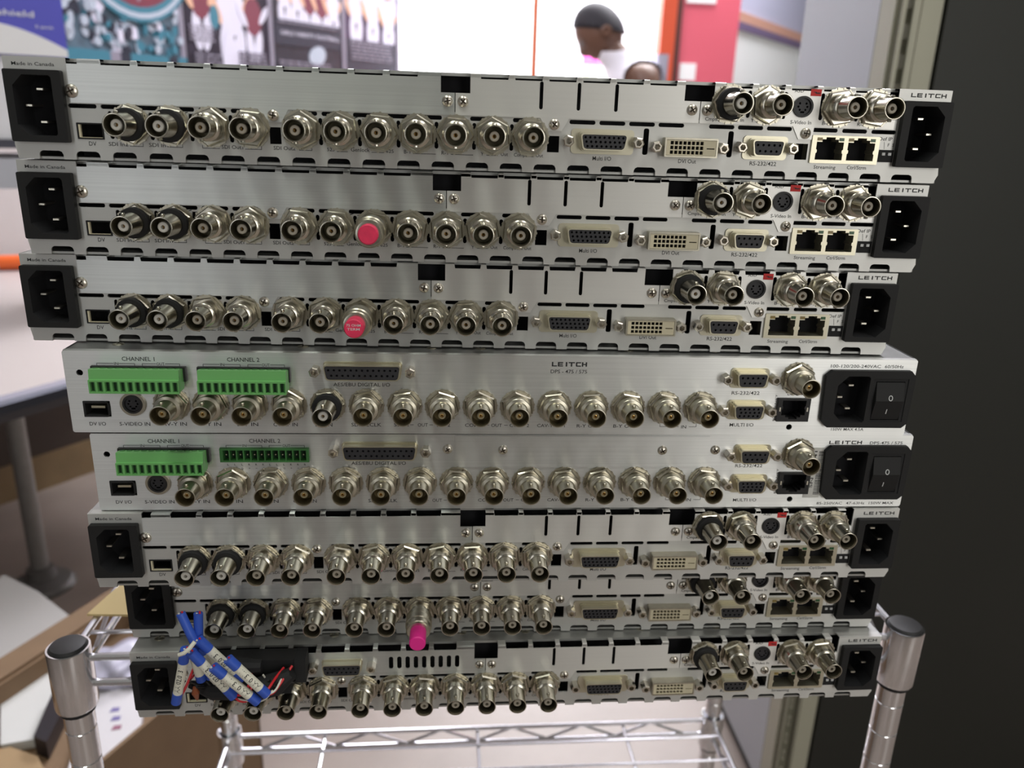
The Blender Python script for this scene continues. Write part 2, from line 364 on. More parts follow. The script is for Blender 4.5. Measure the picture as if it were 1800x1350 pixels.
def inlet(parent, side):
    if side == 'l': x0, x1, cav, px = 0.7, 25.2, iec_cavity(4.2, 21.0, 10.2, 36.0, 4.6, 'l'), (13.0, 7.4, 13.0)
    else: x0, x1, cav, px = 414.8, 439.0, iec_cavity(418.8, 435.6, 10.2, 36.0, 4.6, 'r'), (426.8, 432.4, 426.8)
    body = plate('power_inlet', rrect(x0, x1, 7.5, 38.2, 0.8), [cav], -3.2, 14, M['black'])
    r = link('power_inlet', body, parent)
    link('cavity_back', MB().box(x0 + 1, x1 - 1, 13.2, 14.5, 8.5, 37).mesh('cavity_back', M['void']), r)
    for X_, Z_ in zip(px, (30.2, 23.1, 16.1)): blade(r, X_, Z_, 3.0)
    return r

# ================================================================= TYPE A rack unit (perforated panel with option plates)
WA, HA = 439.0, 43.6
SLOT_X = [25.5, 39.7, 54.0, 68.4, 82.8, 97.1, 123.6, 138.0, 152.3, 166.6, 180.9, 206.5, 226.6, 253.4, 267.7, 282.0, 296.2, 320.8, 335.0, 349.3, 372.1, 386.9, 401.6]
VS = [(43.4, 1.8), (61.2, 1.8), (79.0, 1.8), (96.8, 1.8), (137.3, 1.8), (155.2, 1.8), (173.1, 1.8), (190.8, 1.8), (208.5, 1.8), (226.2, 1.8), (290.6, 2.6), (332.0, 2.6)]
TABS1 = [(42.0 + i * 15.95, 54.6 + i * 15.95) for i in range(9)]
TABS2 = [(211.3 + i * 15.87, 223.9 + i * 15.87) for i in range(6)]
TABS3 = [(327.4 + i * 15.8, 339.8 + i * 15.8) for i in range(5)]
def top_edge(x0, x1, opens, zt=43.2, zo=41.1):
    """points along the top, from right to left, with openings between the tabs"""
    p = [(x1, zt)]
    for a, b_ in reversed(opens): p += [(b_ + .35, zt), (b_, zo), (a, zo), (a - .35, zt)]
    p.append((x0, zt)); return p
def tabtops(x0, x1, opens):
    b = MB(); xs = [x0]
    for a, b_ in opens: xs += [a - .35, b_ + .35]
    xs.append(x1)
    for i in range(0, len(xs), 2): b.prismx([(-.5, 41.6), (-.5, 42.9), (-.1, 43.3), (0.6, 43.5), (5.4, 43.5), (5.4, 42.9), (.6, 42.9), (.2, 42.5), (.2, 41.6)], xs[i], xs[i + 1])
    return b
def panelA():
    ol = [(1.0, 0.0)]
    x = 10.0
    for i in range(26):
        a = 10.0 + i * 16.22; ol += [(a, 0), (a + .15, 2.3), (a + .7, 3.3), (a + 1.8, 3.8), (a + 9.0, 3.8), (a + 10.1, 3.3), (a + 10.65, 2.3), (a + 10.8, 0)]
    ol += [(437.5, 0), (WA + .4, 4), (WA, 7), (WA, 43.5), (412.4, 43.5), (412.4, 33.2), (407.8, 33.2), (407.8, 26.2), (27.0, 26.2), (27.0, 43.5), (0, 43.5), (0, 6)]
    h = [rrect(x, x + 12.4, 22.6, 24.5, .8, 3) for x in SLOT_X]
    h += [rrect(x - w_ / 2, x + w_ / 2, 9.6, 21.7, .85, 3) for x, w_ in VS]
    for x0, x1 in ((114.0, 119.2), (243.2, 248.9), (364.7, 370.8)): h.append(rrect(x0, x1, 9.5, 17.0))
    h += [rrect(28.0, 39.9, 9.2, 16.4), rrect(299.2, 324.2, 9.5, 17.6), rrect(373, 405, 9, 20.6), rrect(407.2, 414.2, 9.6, 15.2)]
    h += [rrect(2.2, 23.4, 8.8, 37.2), rrect(416.6, 437.2, 8.8, 37.2)]
    e = MB()
    for x0, x1 in ((0, 27.0), (412.4, WA)): e.prismx([(0, 42.5), (.1, 43.1), (.8, 43.6), (5.5, 43.6), (5.5, 43.0), (1, 43.0), (.8, 42.5)], x0, x1)
    return plate('rear_panel', ol, h, 0, 0.9, M['panel'], e)
def screwdip(x): return [(x - 6.8, 24.9), (x - 3.6, 19.3), (x + 3.6, 19.3), (x + 6.8, 24.9)]
def plateA1(vents=False):
    ol = [(27.2, 24.9)] + screwdip(116.2) + [(199.2, 24.9), (199.2, 34.7), (192.8, 34.7)] + top_edge(31.9, 192.8, TABS1) + [(31.9, 41.2), (27.2, 41.2)]
    h = []
    if vents: h = [rrect(143.6 + i * 4.75, 146.1 + i * 4.75, 29.4, 37.6, 1.2, 3) for i in range(9)]
    return plate('option_plate', ol, h, -0.5, 0.0, M['alu'], tabtops(31.9, 192.8, TABS1))
def plateA2():
    ol = [(199.6, 24.9)] + screwdip(246.2) + [(315.3, 24.9), (315.3, 34.7), (307.5, 34.7)] + top_edge(206.4, 307.5, TABS2) + [(206.4, 34.7), (199.6, 34.7)]
    h = [rrect(x - .85, x + .85, 28.7, 41.0, .8, 3) for x in (239.5, 257.2, 275.0)]
    return plate('option_plate', ol, h, -0.5, 0.0, M['platew'], tabtops(206.4, 307.5, TABS2))
def plateA3():
    ol = [(315.7, 24.9), (361.8, 24.9), (365.2, 19.0), (372.0, 19.0), (372.4, 24.9), (412.2, 24.9), (412.2, 33.0), (407.6, 33.0)] + top_edge(321.7, 407.6, TABS3) + [(321.7, 34.7), (315.7, 34.7)]
    h = [rrect(x - .9, x + .9, 28.0, 40.3, .8, 3) for x in (338.9, 356.4, 374.7, 392.5)] + [circ(365.4, 33.9, 4.4, 24)]
    return plate('option_plate', ol, h, -0.5, 0.0, M['platew'], tabtops(321.7, 407.6, TABS3))
def chassis_mesh(D, W_, H_, zt0, ycov, m):
    b = MB(); b.box(0.4, W_ - .4, ycov, D, zt0, H_); b.box(0.4, W_ - .4, ycov - .6, ycov + .2, zt0 - .45, H_); b.box(0.4, W_ - .4, 1.4, D, 0.0, 1.1)
    b.box(0.2, 1.2, 1.0, D, 0.0, H_); b.box(W_ - 1.2, W_ - .2, 1.0, D, 0.0, H_); b.box(0.4, W_ - .4, D, D + 1, 0, H_)
    return b.mesh('chassis', m)
def letters_A(full=True):
    L = Letters(); t = L.t
    t('Made in Canada', 3.7, 21.9, 39.9, 1.5)
    t('DV', 32.6, 35.9, 6.4, 1.9)
    t('SDI In2', 41.3, 50.0, 6.6, 1.7); L.line(50.6, 6.7, 56.6, 6.7); L.line(56.6, 6.6, 56.6, 8.2)
    t('SDI In1', 59.2, 67.8, 6.7, 1.7); L.line(68.3, 6.8, 74.2, 6.8); L.line(74.2, 6.7, 74.2, 8.3)
    L.line(83.2, 6.8, 91.0, 6.8); L.line(83.2, 6.7, 83.2, 8.2); t('SDI Out1', 91.8, 101.5, 6.8, 1.7); L.line(102.4, 6.9, 109.9, 6.9); L.line(109.9, 6.8, 109.9, 8.3)
    t('SDI Out2', 115.4, 125.4, 7.0, 1.7); L.line(127.1, 7.1, 132.9, 7.1); L.line(132.9, 7.0, 132.9, 8.5)
    t('525', 139.9, 143.4, 7.1, 1.5); L.line(144.3, 7.0, 149.5, 7.0); t('Genlock', 150.9, 159.7, 7.2, 1.8); L.line(160.5, 7.1, 166.3, 7.1); t('625', 167.2, 170.8, 7.1, 1.5)
    t('B-Y', 175.6, 179.2, 7.0, 1.7); L.line(179.8, 7.1, 190.5, 7.1); t('R-Y', 193.2, 196.9, 7.0, 1.7); L.line(197.6, 7.2, 208.1, 7.2)
    t('Y', 211.7, 213.2, 7.1, 1.6); L.line(214.4, 7.3, 219.9, 7.3); t('Out', 221.2, 224.7, 7.2, 1.6); t('Composite Out', 227.5, 241.5, 7.1, 1.6)
    t('Multi I/O', 265.4, 274.4, 6.4, 1.9); t('DVI Out', 307.3, 316.1, 6.3, 1.9); t('RS-232/422', 342.8, 356.1, 6.2, 1.9)
    t('Streaming', 375.1, 386.2, 5.5, 1.7); t('Ctrl/Strm', 392.0, 401.8, 5.7, 1.7)
    t('Def IP', 406.0, 412.8, 19.6, 1.7); t('F', 410.9, 411.8, 16.9, 1.5); t('S', 413.2, 414.2, 16.9, 1.5); L.line(408.9, 19.0, 409.4, 15.6, .2)
    L.line(71.8, 20.7, 77.9, 22.4, .4); L.line(78, 21.6, 83.6, 21.6); L.line(151.0, 21.4, 154.6, 22.7, .4); L.line(156.4, 21.9, 161.4, 21.9)
    t('A3D', 360.4, 364.9, 40.3, 1.4, -.54); t('S-Video In', 360.2, 370.6, 26.0, 1.7, -.54)
    t('Cmpst', 318.3, 325.0, 26.2, 1.6, -.54); t('In', 335.6, 337.3, 26.2, 1.6, -.54); t('Y In', 340.6, 345.0, 26.2, 1.6, -.54)
    t('B-Y In', 376.0, 383.0, 26.0, 1.6, -.54); t('R-Y In', 393.6, 400.2, 26.0, 1.6, -.54)
    L.logo(418.4, 436.3, 40.0, 41.9)
    return L.mesh('printed_lettering')
A = {'rear_panel': panelA(), 'p1': plateA1(), 'p1v': plateA1(True), 'p2': plateA2(), 'p3': plateA3(), 'let': letters_A()}
A['chassis'] = chassis_mesh(395, WA, HA, 42.6, 5.0, M['cover'])
A['backing'] = MB().box(26, 413, 9.0, 10.0, 1.3, 42.4).mesh('shade_backing', M['void'])  # dark sheet added behind the slots so the inside stays black
# dvi
A['dvi'] = plate('dvi_port', rrect(298.8, 324.6, 9.2, 18.0, .5), [rrect(299.6, 323.8, 9.9, 17.2, .3)], -5.2, .4, M['nickel2'])
hs = [rrect(301.5 + i * 2.06, 303.12 + i * 2.06, 10.6 + j * 2.15, 12.2 + j * 2.15) for i in range(8) for j in range(3)] + [rrect(319.2, 323.0, 13.1, 13.6)]
A['dvif'] = plate('contact_block', rrect(299.7, 323.7, 10.0, 17.1, .3), hs, -5.0, -3.6, M['ivory'])
A['dvib'] = MB().box(299.7, 323.7, -3.5, -2.0, 10.0, 17.1).mesh('contact_back', M['void'])
def rjkey(x0, x1, z0, z1):
    xm = (x0 + x1) / 2; return [(x0, z0), (x1, z0), (x1, z0 + 3), (x1 - .5, z0 + 3.4), (x1 - .5, z0 + 4.6), (x1, z0 + 5), (x1, z1 - 2.2), (xm + 4.1, z1 - 2.2), (xm + 4.1, z1 - 1.0), (xm + 2.3, z1 - 1.0), (xm + 2.3, z1), (xm - 2.3, z1), (xm - 2.3, z1 - 1.0), (xm - 4.1, z1 - 1.0), (xm - 4.1, z1 - 2.2), (x0, z1 - 2.2), (x0, z0 + 5), (x0 + .5, z0 + 4.6), (x0 + .5, z0 + 3.4), (x0, z0 + 3)]
A['rj'] = plate('network_port', rrect(372.2, 406.2, 8.2, 21.2, .3), [rjkey(374.6, 388.2, 9.8, 20.4), rjkey(390.4, 404.0, 9.8, 20.4)], -1.0, 12, M['cream'])
A['rjb'] = MB().box(373, 405.6, 7.5, 8.5, 8.6, 20.9).mesh('socket_back', M['void'])
A['ledy'] = MB().box(374.7, 377.2, -1.2, 2, 18.7, 20.2).box(390.5, 393.0, -1.2, 2, 18.7, 20.2).mesh('status_light', M['led_y'])
A['ledg'] = MB().box(385.7, 388.1, -1.2, 2, 18.7, 20.2).box(401.5, 403.9, -1.2, 2, 18.7, 20.2).mesh('status_light', M['led_g'])
A['dip'] = MB().box(407.0, 414.4, -.3, 3, 9.5, 15.3).mesh('dip_switch', M['blackm'])
A['dipk'] = MB().box(408.4, 409.9, -.9, 0, 12.7, 14.0).box(411.5, 413.0, -.9, 0, 12.7, 14.0).mesh('switch_lever', M['white_print'])
A['dv'] = plate('data_port', rrect(28.1, 39.8, 9.3, 16.3, .2), [rrect(28.7, 39.2, 9.9, 15.8)], -.3, 9, M['blackm'])
A['dvlip'] = MB().box(28.9, 29.7, -.2, 1.2, 10.0, 15.6).box(29.4, 39.0, -.2, 1.4, 9.6, 10.1).mesh('spring_contact', M['ivory'])
def svideo(x, z, r, pins=7):
    hol = [circ(x + a, z + c_, .55, 8) for a, c_ in ((-1.6, 1.5), (1.6, 1.5), (-2.2, 0), (2.2, 0), (-1.4, -1.4), (1.4, -1.4))] + [rrect(x - 1.0, x + 1.0, z - 2.9, z - 2.0)]
    return (plate('svideo_port', circ(x, z, r, 28), [circ(x, z, r - 1.0, 28)], -1.4, 1, M['black']),
            plate('socket_face', circ(x, z, r - 1.05, 28), hol, -.5, .5, M['insert']))
A['sv'], A['svf'] = svideo(365.4, 33.9, 4.9)
A['sticker'] = MB().box(368.4, 373.6, -.66, -.5, 38.9, 42.0).mesh('red_sticker', M['red'])
A['stickmark'] = MB().box(370.6, 373.0, -.70, -.66, 40.0, 40.5).box(369.8, 371.2, -.70, -.66, 40.5, 40.8).mesh('sticker_print', M['ink'])
def foot(parent, g, D=380):
    me = MB().lathe([(6, -g), (6, 0)], 16, axis='z').mesh('foot', M['blackm'])
    for x in (40, 399):
        for y in (40, D - 40): link('foot', me, parent, (x * MM, y * MM, 0))
LOW = [52.0, 69.8, 87.7, 105.4, 128.5, 146.3, 164.2, 181.9, 199.7, 217.2, 234.9]
UP = [329.6, 348.2, 383.4, 401.2]
def unitA(label, X, Y, Z, yaw, g, vents=False):
    r = thing('rack_unit', label, 'rack unit', (0, 0, 0), math.radians(yaw), 'silver rack units stacked on the wire cart')
    c, s_ = math.cos(math.radians(yaw)), math.sin(math.radians(yaw))
    # unit origin = lower left corner of the connector panel
    r.location = ((X - 219 * c) * MM, (Y - 219 * s_) * MM, FZ + Z * MM)
    P = lambda n, k, par=r, **kw: link(n, A[k], par, **kw)
    P('chassis', 'chassis'); P('rear_panel', 'rear_panel'); P('shade_backing', 'backing')
    P('option_plate', 'p1v' if vents else 'p1'); P('option_plate', 'p2'); P('option_plate', 'p3'); P('printed_lettering', 'let')
    inlet_l = link('power_inlet', IN['l'], r); inlet_r = link('power_inlet', IN['r'], r)
    link('cavity_back', IN['lb'], inlet_l); link('cavity_back', IN['rb'], inlet_r)
    for par, px in ((inlet_l, (13.0, 7.4, 13.0)), (inlet_r, (426.8, 432.4, 426.8))):
        for X_, Z_ in zip(px, (30.2, 23.1, 16.1)): blade(par, X_, Z_, 2.6)
    for i, x in enumerate(LOW): bnc(r, x, 16.2, 'I' if i < 2 and not vents else 'A', twist=random.uniform(-.5, .5), ins='insW' if vents and i < 2 else None)
    for i, x in enumerate(UP): bnc(r, x, 34.0, 'I' if i == 0 else 'A', twist=random.uniform(-.5, .5))
    screw(r, 28.0, 29.8, y=-.5)
    for x, z in ((116.2, 22.2), (246.2, 22.2), (368.5, 21.8), (195.9, 31.0), (203.1, 31.0), (311.6, 30.8), (318.9, 30.8)): screw(r, x, z, True, -.5)
    dsocket(r, 'multi_port', 'multi', 269.6, 15.0, 252.8, 286.2); dsocket(r, 'serial_port', 'rs', 349.3, 14.5, 336.7, 361.9)
    d = P('dvi_port', 'dvi'); P('contact_block', 'dvif', d); P('contact_back', 'dvib', d); jack(r, 295.2, 13.6); jack(r, 327.7, 13.6)
    n = P('network_port', 'rj'); P('socket_back', 'rjb', n); P('status_light', 'ledy', n); P('status_light', 'ledg', n)
    d = P('dip_switch', 'dip'); P('switch_lever', 'dipk', d)
    d = P('data_port', 'dv'); P('spring_contact', 'dvlip', d)
    d = P('svideo_port', 'sv'); P('socket_face', 'svf', d)
    d = P('red_sticker', 'sticker'); P('sticker_print', 'stickmark', d)
    if g > .05: foot(r, g)
    return r
def darken(me, m, inner=.35):  # paints shade onto the cavity walls
    """socket cavity walls get a darker black, their shade put into the colour"""
    me.materials.append(m); xs = [v.co.x for v in me.vertices]; zs = [v.co.z for v in me.vertices]
    e = .0012; lo, hi, zl, zh = min(xs) + e, max(xs) - e, min(zs) + e, max(zs) - e
    for p in me.polygons:
        if abs(p.normal.y) < .5 and lo < p.center.x < hi and zl < p.center.z < zh: p.material_index = len(me.materials) - 1
    return me
IN = {}
for sd, x0, x1, cav in (('l', 0.7, 25.2, iec_cavity(4.2, 21.0, 10.2, 36.0, 4.6, 'l')), ('r', 414.8, 439.0, iec_cavity(418.8, 435.6, 10.2, 36.0, 4.6, 'r'))):
    IN[sd] = darken(plate('power_inlet', rrect(x0, x1, 7.5, 38.2, 0.8), [cav], -3.2, 14, M['inletblk']), M['void'])
    IN[sd + 'b'] = MB().box(x0 + 1, x1 - 1, 13.2, 14.5, 8.5, 37).mesh('cavity_back', M['void'])

# ================================================================= TYPE B rack unit (smooth brushed face)
xB0, xB1, HB = 1.9, 436.2, 43.2
def faceB(n):
    h = [circ(9.1, 31.9, 1.6, 16), circ(371.6, 5.1, 1.6, 16), rrect(8.6, 21.6, 8.8, 17.2, .3), circ(32.9, 15.9, 4.8, 24), rrect(363.4, 380.6, 9.0, 21.6)]
    h.append(rrect(391.5, 433.0, 7.4, 36.2))
    if n == 5: h.append(rrect(66.2, 110.2, 28.8, 35.3))
    me = plate('face_panel', rrect(xB0, xB1, .4, HB, 1.2), h, 0, 1.0, M['face'])
    e = MB(); e.prismx([(0.1, HB - .6), (.5, HB - .1), (1.2, HB + .1), (3.0, HB + .1), (3.0, HB - .6)], xB0 + .6, xB1 - .6); em = e.mesh('e', M['face'])
    bm = bmesh.new(); bm.from_mesh(me); bm.from_mesh(em); bm.to_mesh(me); bm.free(); return me
BT = [51.7, 70.9, 90.2, 109.6, 128.9, 148.3, 167.7, 186.9, 206.2, 225.4, 244.7, 264.0, 283.3, 302.5, 321.8]
def letters_B(n):
    L = Letters(); t = L.t
    t('CHANNEL 1', 30.0, 45.6, 38.2, 2.1); t('CHANNEL 2', 80.5, 96.2, 38.4, 2.1)
    for a in (17.8, 68.7): L.bracket(a, a + 18, 36.9, a + 8, a + 10.5); t('IN', a + 8.3, a + 10.3, 36.1, 1.4); L.bracket(a + 21.7, a + 39.6, 36.9, a + 28.2, a + 32.6); t('OUT', a + 28.5, a + 32.4, 36.1, 1.4)
    t('DV I/O', 10.4, 18.4, 4.1, 1.9); t('S-VIDEO IN', 25.0, 40.0, 4.1, 1.9)
    for s_, a, c_ in (('CAV-Y IN', 43.2, 58.0), ('R-Y IN', 64.5, 75.0), ('B-Y IN', 83.0, 93.4), ('COMP IN', 101.0, 113.2), ('SDI IN', 122.0, 129.5 + 1.2)): t(s_, a, c_, 4.2, 1.9)
    t('SDI RECLK', 140.3, 155.6, 4.3, 1.9); t('SDI 1', 162.0, 169.5, 4.4, 1.8); L.line(170.3, 5.3, 172.2, 5.3); t('OUT', 174.2, 179.4, 4.4, 1.8); L.line(180.2, 5.3, 182.0, 5.3); t('SDI 2', 184.0, 191.0, 4.4, 1.8)
    t('COMP 1', 198.6, 209.0, 4.4, 1.8); L.line(209.6, 5.3, 211.2, 5.3); t('OUT', 212.2, 217.8, 4.4, 1.8); L.line(219, 5.3, 220.8, 5.3); t('COMP 2', 221.8, 232.0, 4.4, 1.8)
    t('CAV-Y OUT', 236.2, 251.5, 4.4, 1.8); t('R-Y OUT', 257.1, 270.0, 4.3, 1.8); t('B-Y OUT', 276.5, 289.5, 4.3, 1.8)
    L.line(301.4, 6.4, 301.4, 5.0); L.line(301.4, 5.0, 311.6, 5.0); t('IN', 312.9, 315.6, 4.1, 1.7); L.line(317.0, 5.0, 320.9, 5.0); L.line(320.9, 5.0, 320.9, 6.8)
    if n == 4:
        L.logo(242.4, 260.6, 37.6, 40.0); t('DPS - 475 / 575', 242.0, 260.8, 34.0, 1.9); t('AES/EBU DIGITAL I/O', 132.0, 160.4, 26.0, 1.9)
        t('RS-232/422', 338.0, 353.0, 23.2, 1.9); t('MULTI I/O', 339.0, 352.0, 5.3, 1.9); t('DCN', 368.2, 374.1, 23.1, 1.8)
        t('100-120/200-240VAC', 389.3, 416.4, 38.6, 1.7); t('60/50Hz', 418.6, 428.9, 38.6, 1.7); t('150W MAX 4.5A', 395.0, 413.0, 3.2, 1.6)
        L.vt('MADE IN CANADA', 436.0, 12.0, 29.6, 1.3)
    else:
        t('AES/EBU DIGITAL I/O', 132.0, 160.4, 26.0, 1.9); L.logo(389.0, 407.5, 38.0, 40.0); t('DPS-475 / 575', 412.0, 430.6, 37.9, 1.7)
        t('RS-232/422', 338.2, 353.4, 24.4, 1.8); t('MULTI I/O', 339.4, 352.6, 3.8, 1.8); t('DCN', 368.2, 374.1, 24.3, 1.6)
        t('85-250VAC', 387.4, 402.1, 1.7, 1.5); t('47-63Hz', 404.4, 415.2, 1.7, 1.5); t('150W MAX', 417.7, 432.0, 1.7, 1.5)
        L.vt('MADE IN CANADA', 435.9, 11.0, 28.6, 1.2)
        for i, (a, c_) in enumerate(zip('LLLRRRLLLRRR', '+-G+-G+-G+-G')):
            x = 68.6 + i * 3.55; t(a, x, x + .9, 25.6, 1.1)
            if c_ == '-': L.line(x, 24.1, x + .9, 24.1, .2)
            else: t(c_, x, x + .9, 23.6, 1.0)
    L.vt('ETHERNET', 362.8, 8.6, 23.6, .9)
    return L.mesh('printed_lettering')
def term_plug(parent, xc):
    w_ = 21.2; b = MB()
    # stepped housing: sloped screw deck, smooth band, ledge and wire-entry front
    r_ = link('terminal_plug', MB().prismx([(-1, 34.9), (-5.5, 35.9), (-7.9, 36.0), (-8.4, 31.3), (-9.2, 31.0), (-7.8, 30.8), (-7.8, 24.9), (-2.0, 24.9), (-1, 27)], xc - w_, xc + w_).mesh('terminal_plug', M['green']), parent)
    holes = [rrect(xc - w_ + .75 + i * 3.53, xc - w_ + 3.15 + i * 3.53, 25.3, 30.3) for i in range(12)]
    link('entry_grid', plate('entry_grid', rrect(xc - w_, xc + w_, 24.4, 31.1, 0), holes, -9.8, -7.8, M['green']), r_)
    link('clamp_recess', MB().box(xc - w_ + .3, xc + w_ - .3, -8.0, -7.85, 25, 30.8).mesh('clamp_recess', M['slotg']), r_)
    cl = MB()
    for i in range(12): cl.box(xc - w_ + 2.35 + i * 3.53, xc - w_ + 2.95 + i * 3.53, -9.0, -8.0, 25.5, 30.2)
    link('clamp_blade', cl.mesh('clamp_blade', M['green2']), r_)
    sm = MB().lathe([(1.35, -.3), (1.35, .12)], 12, axis='z').mesh('clamp_screw', M['green2'])
    for i in range(12): link('clamp_screw', sm, r_, ((xc - w_ + 1.9 + i * 3.53) * MM, -4.2 * MM, 35.75 * MM), (math.radians(-12), 0, 0))
    return r_
def term_socket(parent, x0, x1, openf=True):
    hol = [rrect(x0 + 1.9 + i * 3.56, x0 + 4.3 + i * 3.56, 29.6, 34.6) for i in range(12)]
    hol = [rrect(x0 + 1.3 + i * (x1 - x0 - 2.4) / 12 + .4, x0 + 1.3 + (i + 1) * (x1 - x0 - 2.4) / 12 - .3, 29.3, 34.9) for i in range(12)]
    r_ = link('terminal_socket', plate('terminal_socket', rrect(x0, x1, 28.3, 35.8, 0), hol if openf else [], -2.0, 3.0, M['green2'] if openf else M['black']), parent)
    if openf:
        link('socket_back', MB().box(x0 + .5, x1 - .5, 1.2, 3.0, 28.6, 35.5).mesh('socket_back', M['slotg']), r_)
        p = MB()
        for i in range(12): xx = x0 + 1.3 + (i + .5) * (x1 - x0 - 2.4) / 12; p.box(xx - .3, xx + .3, -.8, 1.5, 31.8, 32.4)
        link('contact_pin', p.mesh('contact_pin', M['gilt']), r_)
    return r_
def inlet_module(parent):
    cav = iec_cavity(393.6, 410.8, 8.8, 34.6, 5.2, 'l')
    body = plate('power_entry', [(387.6, 9.4), (391.0, 6.0), (432.2, 5.8), (435.0, 8.4), (435.4, 34.6), (432.6, 37.6), (389.8, 37.6), (386.7, 34.8)], [cav, rrect(412.6, 431.8, 9.4, 33.4)], -2.6, 14, M['inletblk']); darken(body, M['void'])
    r_ = link('power_entry', body, parent)
    link('cavity_back', MB().box(388, 433, 12.5, 13.5, 7, 36).mesh('cavity_back', M['void']), r_)
    for x, z in ((403.2, 28.2), (398.0, 21.6), (403.2, 15.2)): blade(r_, x, z, 2.0)
    sw = MB(); sw.prismx([(-2.4, 31.4), (-4.4, 21.6), (-2.0, 10.6), (4, 10.6), (4, 31.4)], 414.6, 429.8)
    s_ = link('rocker_switch', sw.mesh('rocker_switch', M['inletblk']), r_)
    fr = plate('switch_frame', rrect(412.6, 431.8, 9.4, 33.4), [rrect(414.3, 430.1, 10.2, 31.8)], -2.2, 3, M['blackm']); link('switch_frame', fr, r_)
    return r_
def unitB(n, label, X, Y, Z, yaw, g):
    r = thing('rack_unit', label, 'rack unit', (0, 0, 0), math.radians(yaw), 'silver rack units stacked on the wire cart')
    c, s_ = math.cos(math.radians(yaw)), math.sin(math.radians(yaw))
    r.location = ((X - 219 * c) * MM, (Y - 219 * s_) * MM, FZ + Z * MM)
    ch = MB(); ch.box(xB0 + .4, xB1 - .4, 3.0, 395, 42.3, HB); ch.box(xB0 + .4, xB1 - .4, 1, 395, .3, 1.2); ch.box(xB0 + .2, xB0 + 1.2, 1, 395, .4, HB); ch.box(xB1 - 1.2, xB1 - .2, 1, 395, .4, HB); ch.box(xB0, xB1, 395, 396, .4, HB)
    link('chassis', ch.mesh('chassis', M['coverB']), r); link('face_panel', faceB(n), r)
    link('shade_backing_inner', MB().box(4, 434, 9, 10, 1.5, 42).mesh('shade_backing_inner', M['void']), r)  # added dark sheet blackens what shows through the face holes
    link('printed_lettering', letters_B(n), r)
    for i, x in enumerate(BT): bnc(r, x, 15.9, 'I' if (n == 4 and i == 4) else 'B', twist=random.uniform(-.5, .5), ins='insW' if (n == 4 and i == 4) else None)
    bnc(r, 372.3, 32.3, 'B')
    d = dsocket(r, 'digital_port', 'aes', 147.1, 34.6, 123.5, 170.8)
    dsocket(r, 'serial_port', 'rsb', 346.4, 32.5, 333.6, 359.1); dsocket(r, 'multi_port', 'hd15', 346.6, 15.0, 334.0, 359.3)
    term_socket(r, 15.3, 60.4, False); term_plug(r, 38.0)
    if n == 4: term_socket(r, 66.0, 111.0, False); term_plug(r, 89.2)
    else: term_socket(r, 65.7, 110.7, True)
    d = link('data_port', plate('data_port', [(8.7, 8.9), (20.2, 8.9), (21.5, 10.4), (21.5, 15.6), (20.2, 17.1), (8.7, 17.1)], [rrect(9.7, 20.4, 9.9, 16.1, .2)], -.6, 8, M['blackm']), r)
    link('contact_tongue', MB().box(12.6, 19.2, -.4, 7, 13.6, 14.8).mesh('contact_tongue', M['gilt']), d)
    d = link('svideo_port', plate('svideo_port', circ(32.9, 15.9, 6.2, 32), [circ(32.9, 15.9, 4.9, 32)], -1.2, .5, M['nickel2']), r)
    sv, svf = svideo(32.9, 15.9, 4.9); link('socket_body', sv, d); link('socket_face', svf, d)
    d = link('network_port', plate('network_port', rrect(363.3, 380.8, 8.8, 21.7, .2), [[(x, 30.8 - z) for x, z in reversed(rjkey(365.6, 378.4, 10.2, 20.6))]], -1.6, 8, M['black']), r)
    link('socket_back', MB().box(364, 380, 7.4, 8.4, 9.4, 21).mesh('socket_back', M['void']), d)
    link('spring_tab', MB().box(364.1, 364.9, -1.9, -1.5, 14.6, 16.8).box(379.0, 379.8, -1.9, -1.5, 14.6, 16.8).mesh('spring_tab', M['pinm']), d)
    m_ = inlet_module(r)
    L = Letters(); L.t('I', 421.8, 422.3, 14.0, 2.8, 0); q = 24
    ring = [(422.6 + 1.15 * math.cos(2 * PI * k / q), 0, 23.2 + 1.5 * math.sin(2 * PI * k / q)) for k in range(q)] + [(422.6 + .75 * math.cos(2 * PI * k / q), 0, 23.2 + 1.1 * math.sin(2 * PI * k / q)) for k in range(q)]
    o = len(L.v); L.v += ring; L.f += [(o + k, o + (k + 1) % q, o + q + (k + 1) % q, o + q + k) for k in range(q)]
    slope = lambda z: (-4.45 + (21.6 - z) * 2.4 / 11.0 - .05) if z < 21.6 else (-4.45 + (z - 21.6) * 2.0 / 9.8 - .05)
    L.v = [(x, slope(z), z) for x, y, z in L.v]; link('switch_marks', L.mesh('switch_marks', M['white_print']), m_)
    if n == 5:
        link('cover_plate', plate('cover_plate', rrect(186.0, 322.3, 24.7, 42.6, 0), [], -.5, 0, M['face']), r)
        for x, z in ((182.2, 35.0), (326.0, 34.6)): screw(r, x, z, True)
        for x, z in ((211.3, 34.8), (296.9, 34.6)): screw(r, x, z, True, -.5)
        bs = link('barcode_label', MB().box(378.6, 388.0, -.12, 0, 6.0, 36.0).mesh('barcode_label', M['barcode']), r)
        L = Letters(); z = 8.0
        while z < 33.5: h_ = random.choice((.18, .3, .45)); L.r(384.2, 387.3, z, z + h_, -.15); z += h_ + random.choice((.25, .4))
        L.vt('SN R 1041', 383.2, 12, 34, 1.6, -.15)
        link('barcode_print', L.mesh('barcode_print'), bs)
    sx = (24.1, 115.6, 181.2, 206.2, 284.3, 330.1, 413.1)
    for x in sx: link('cover_screw', ME['flat_screw'], r, (x * MM, 12.5 * MM, (HB - .15) * MM), (math.radians(-90), 0, 0))
    foot(r, g)
    return r

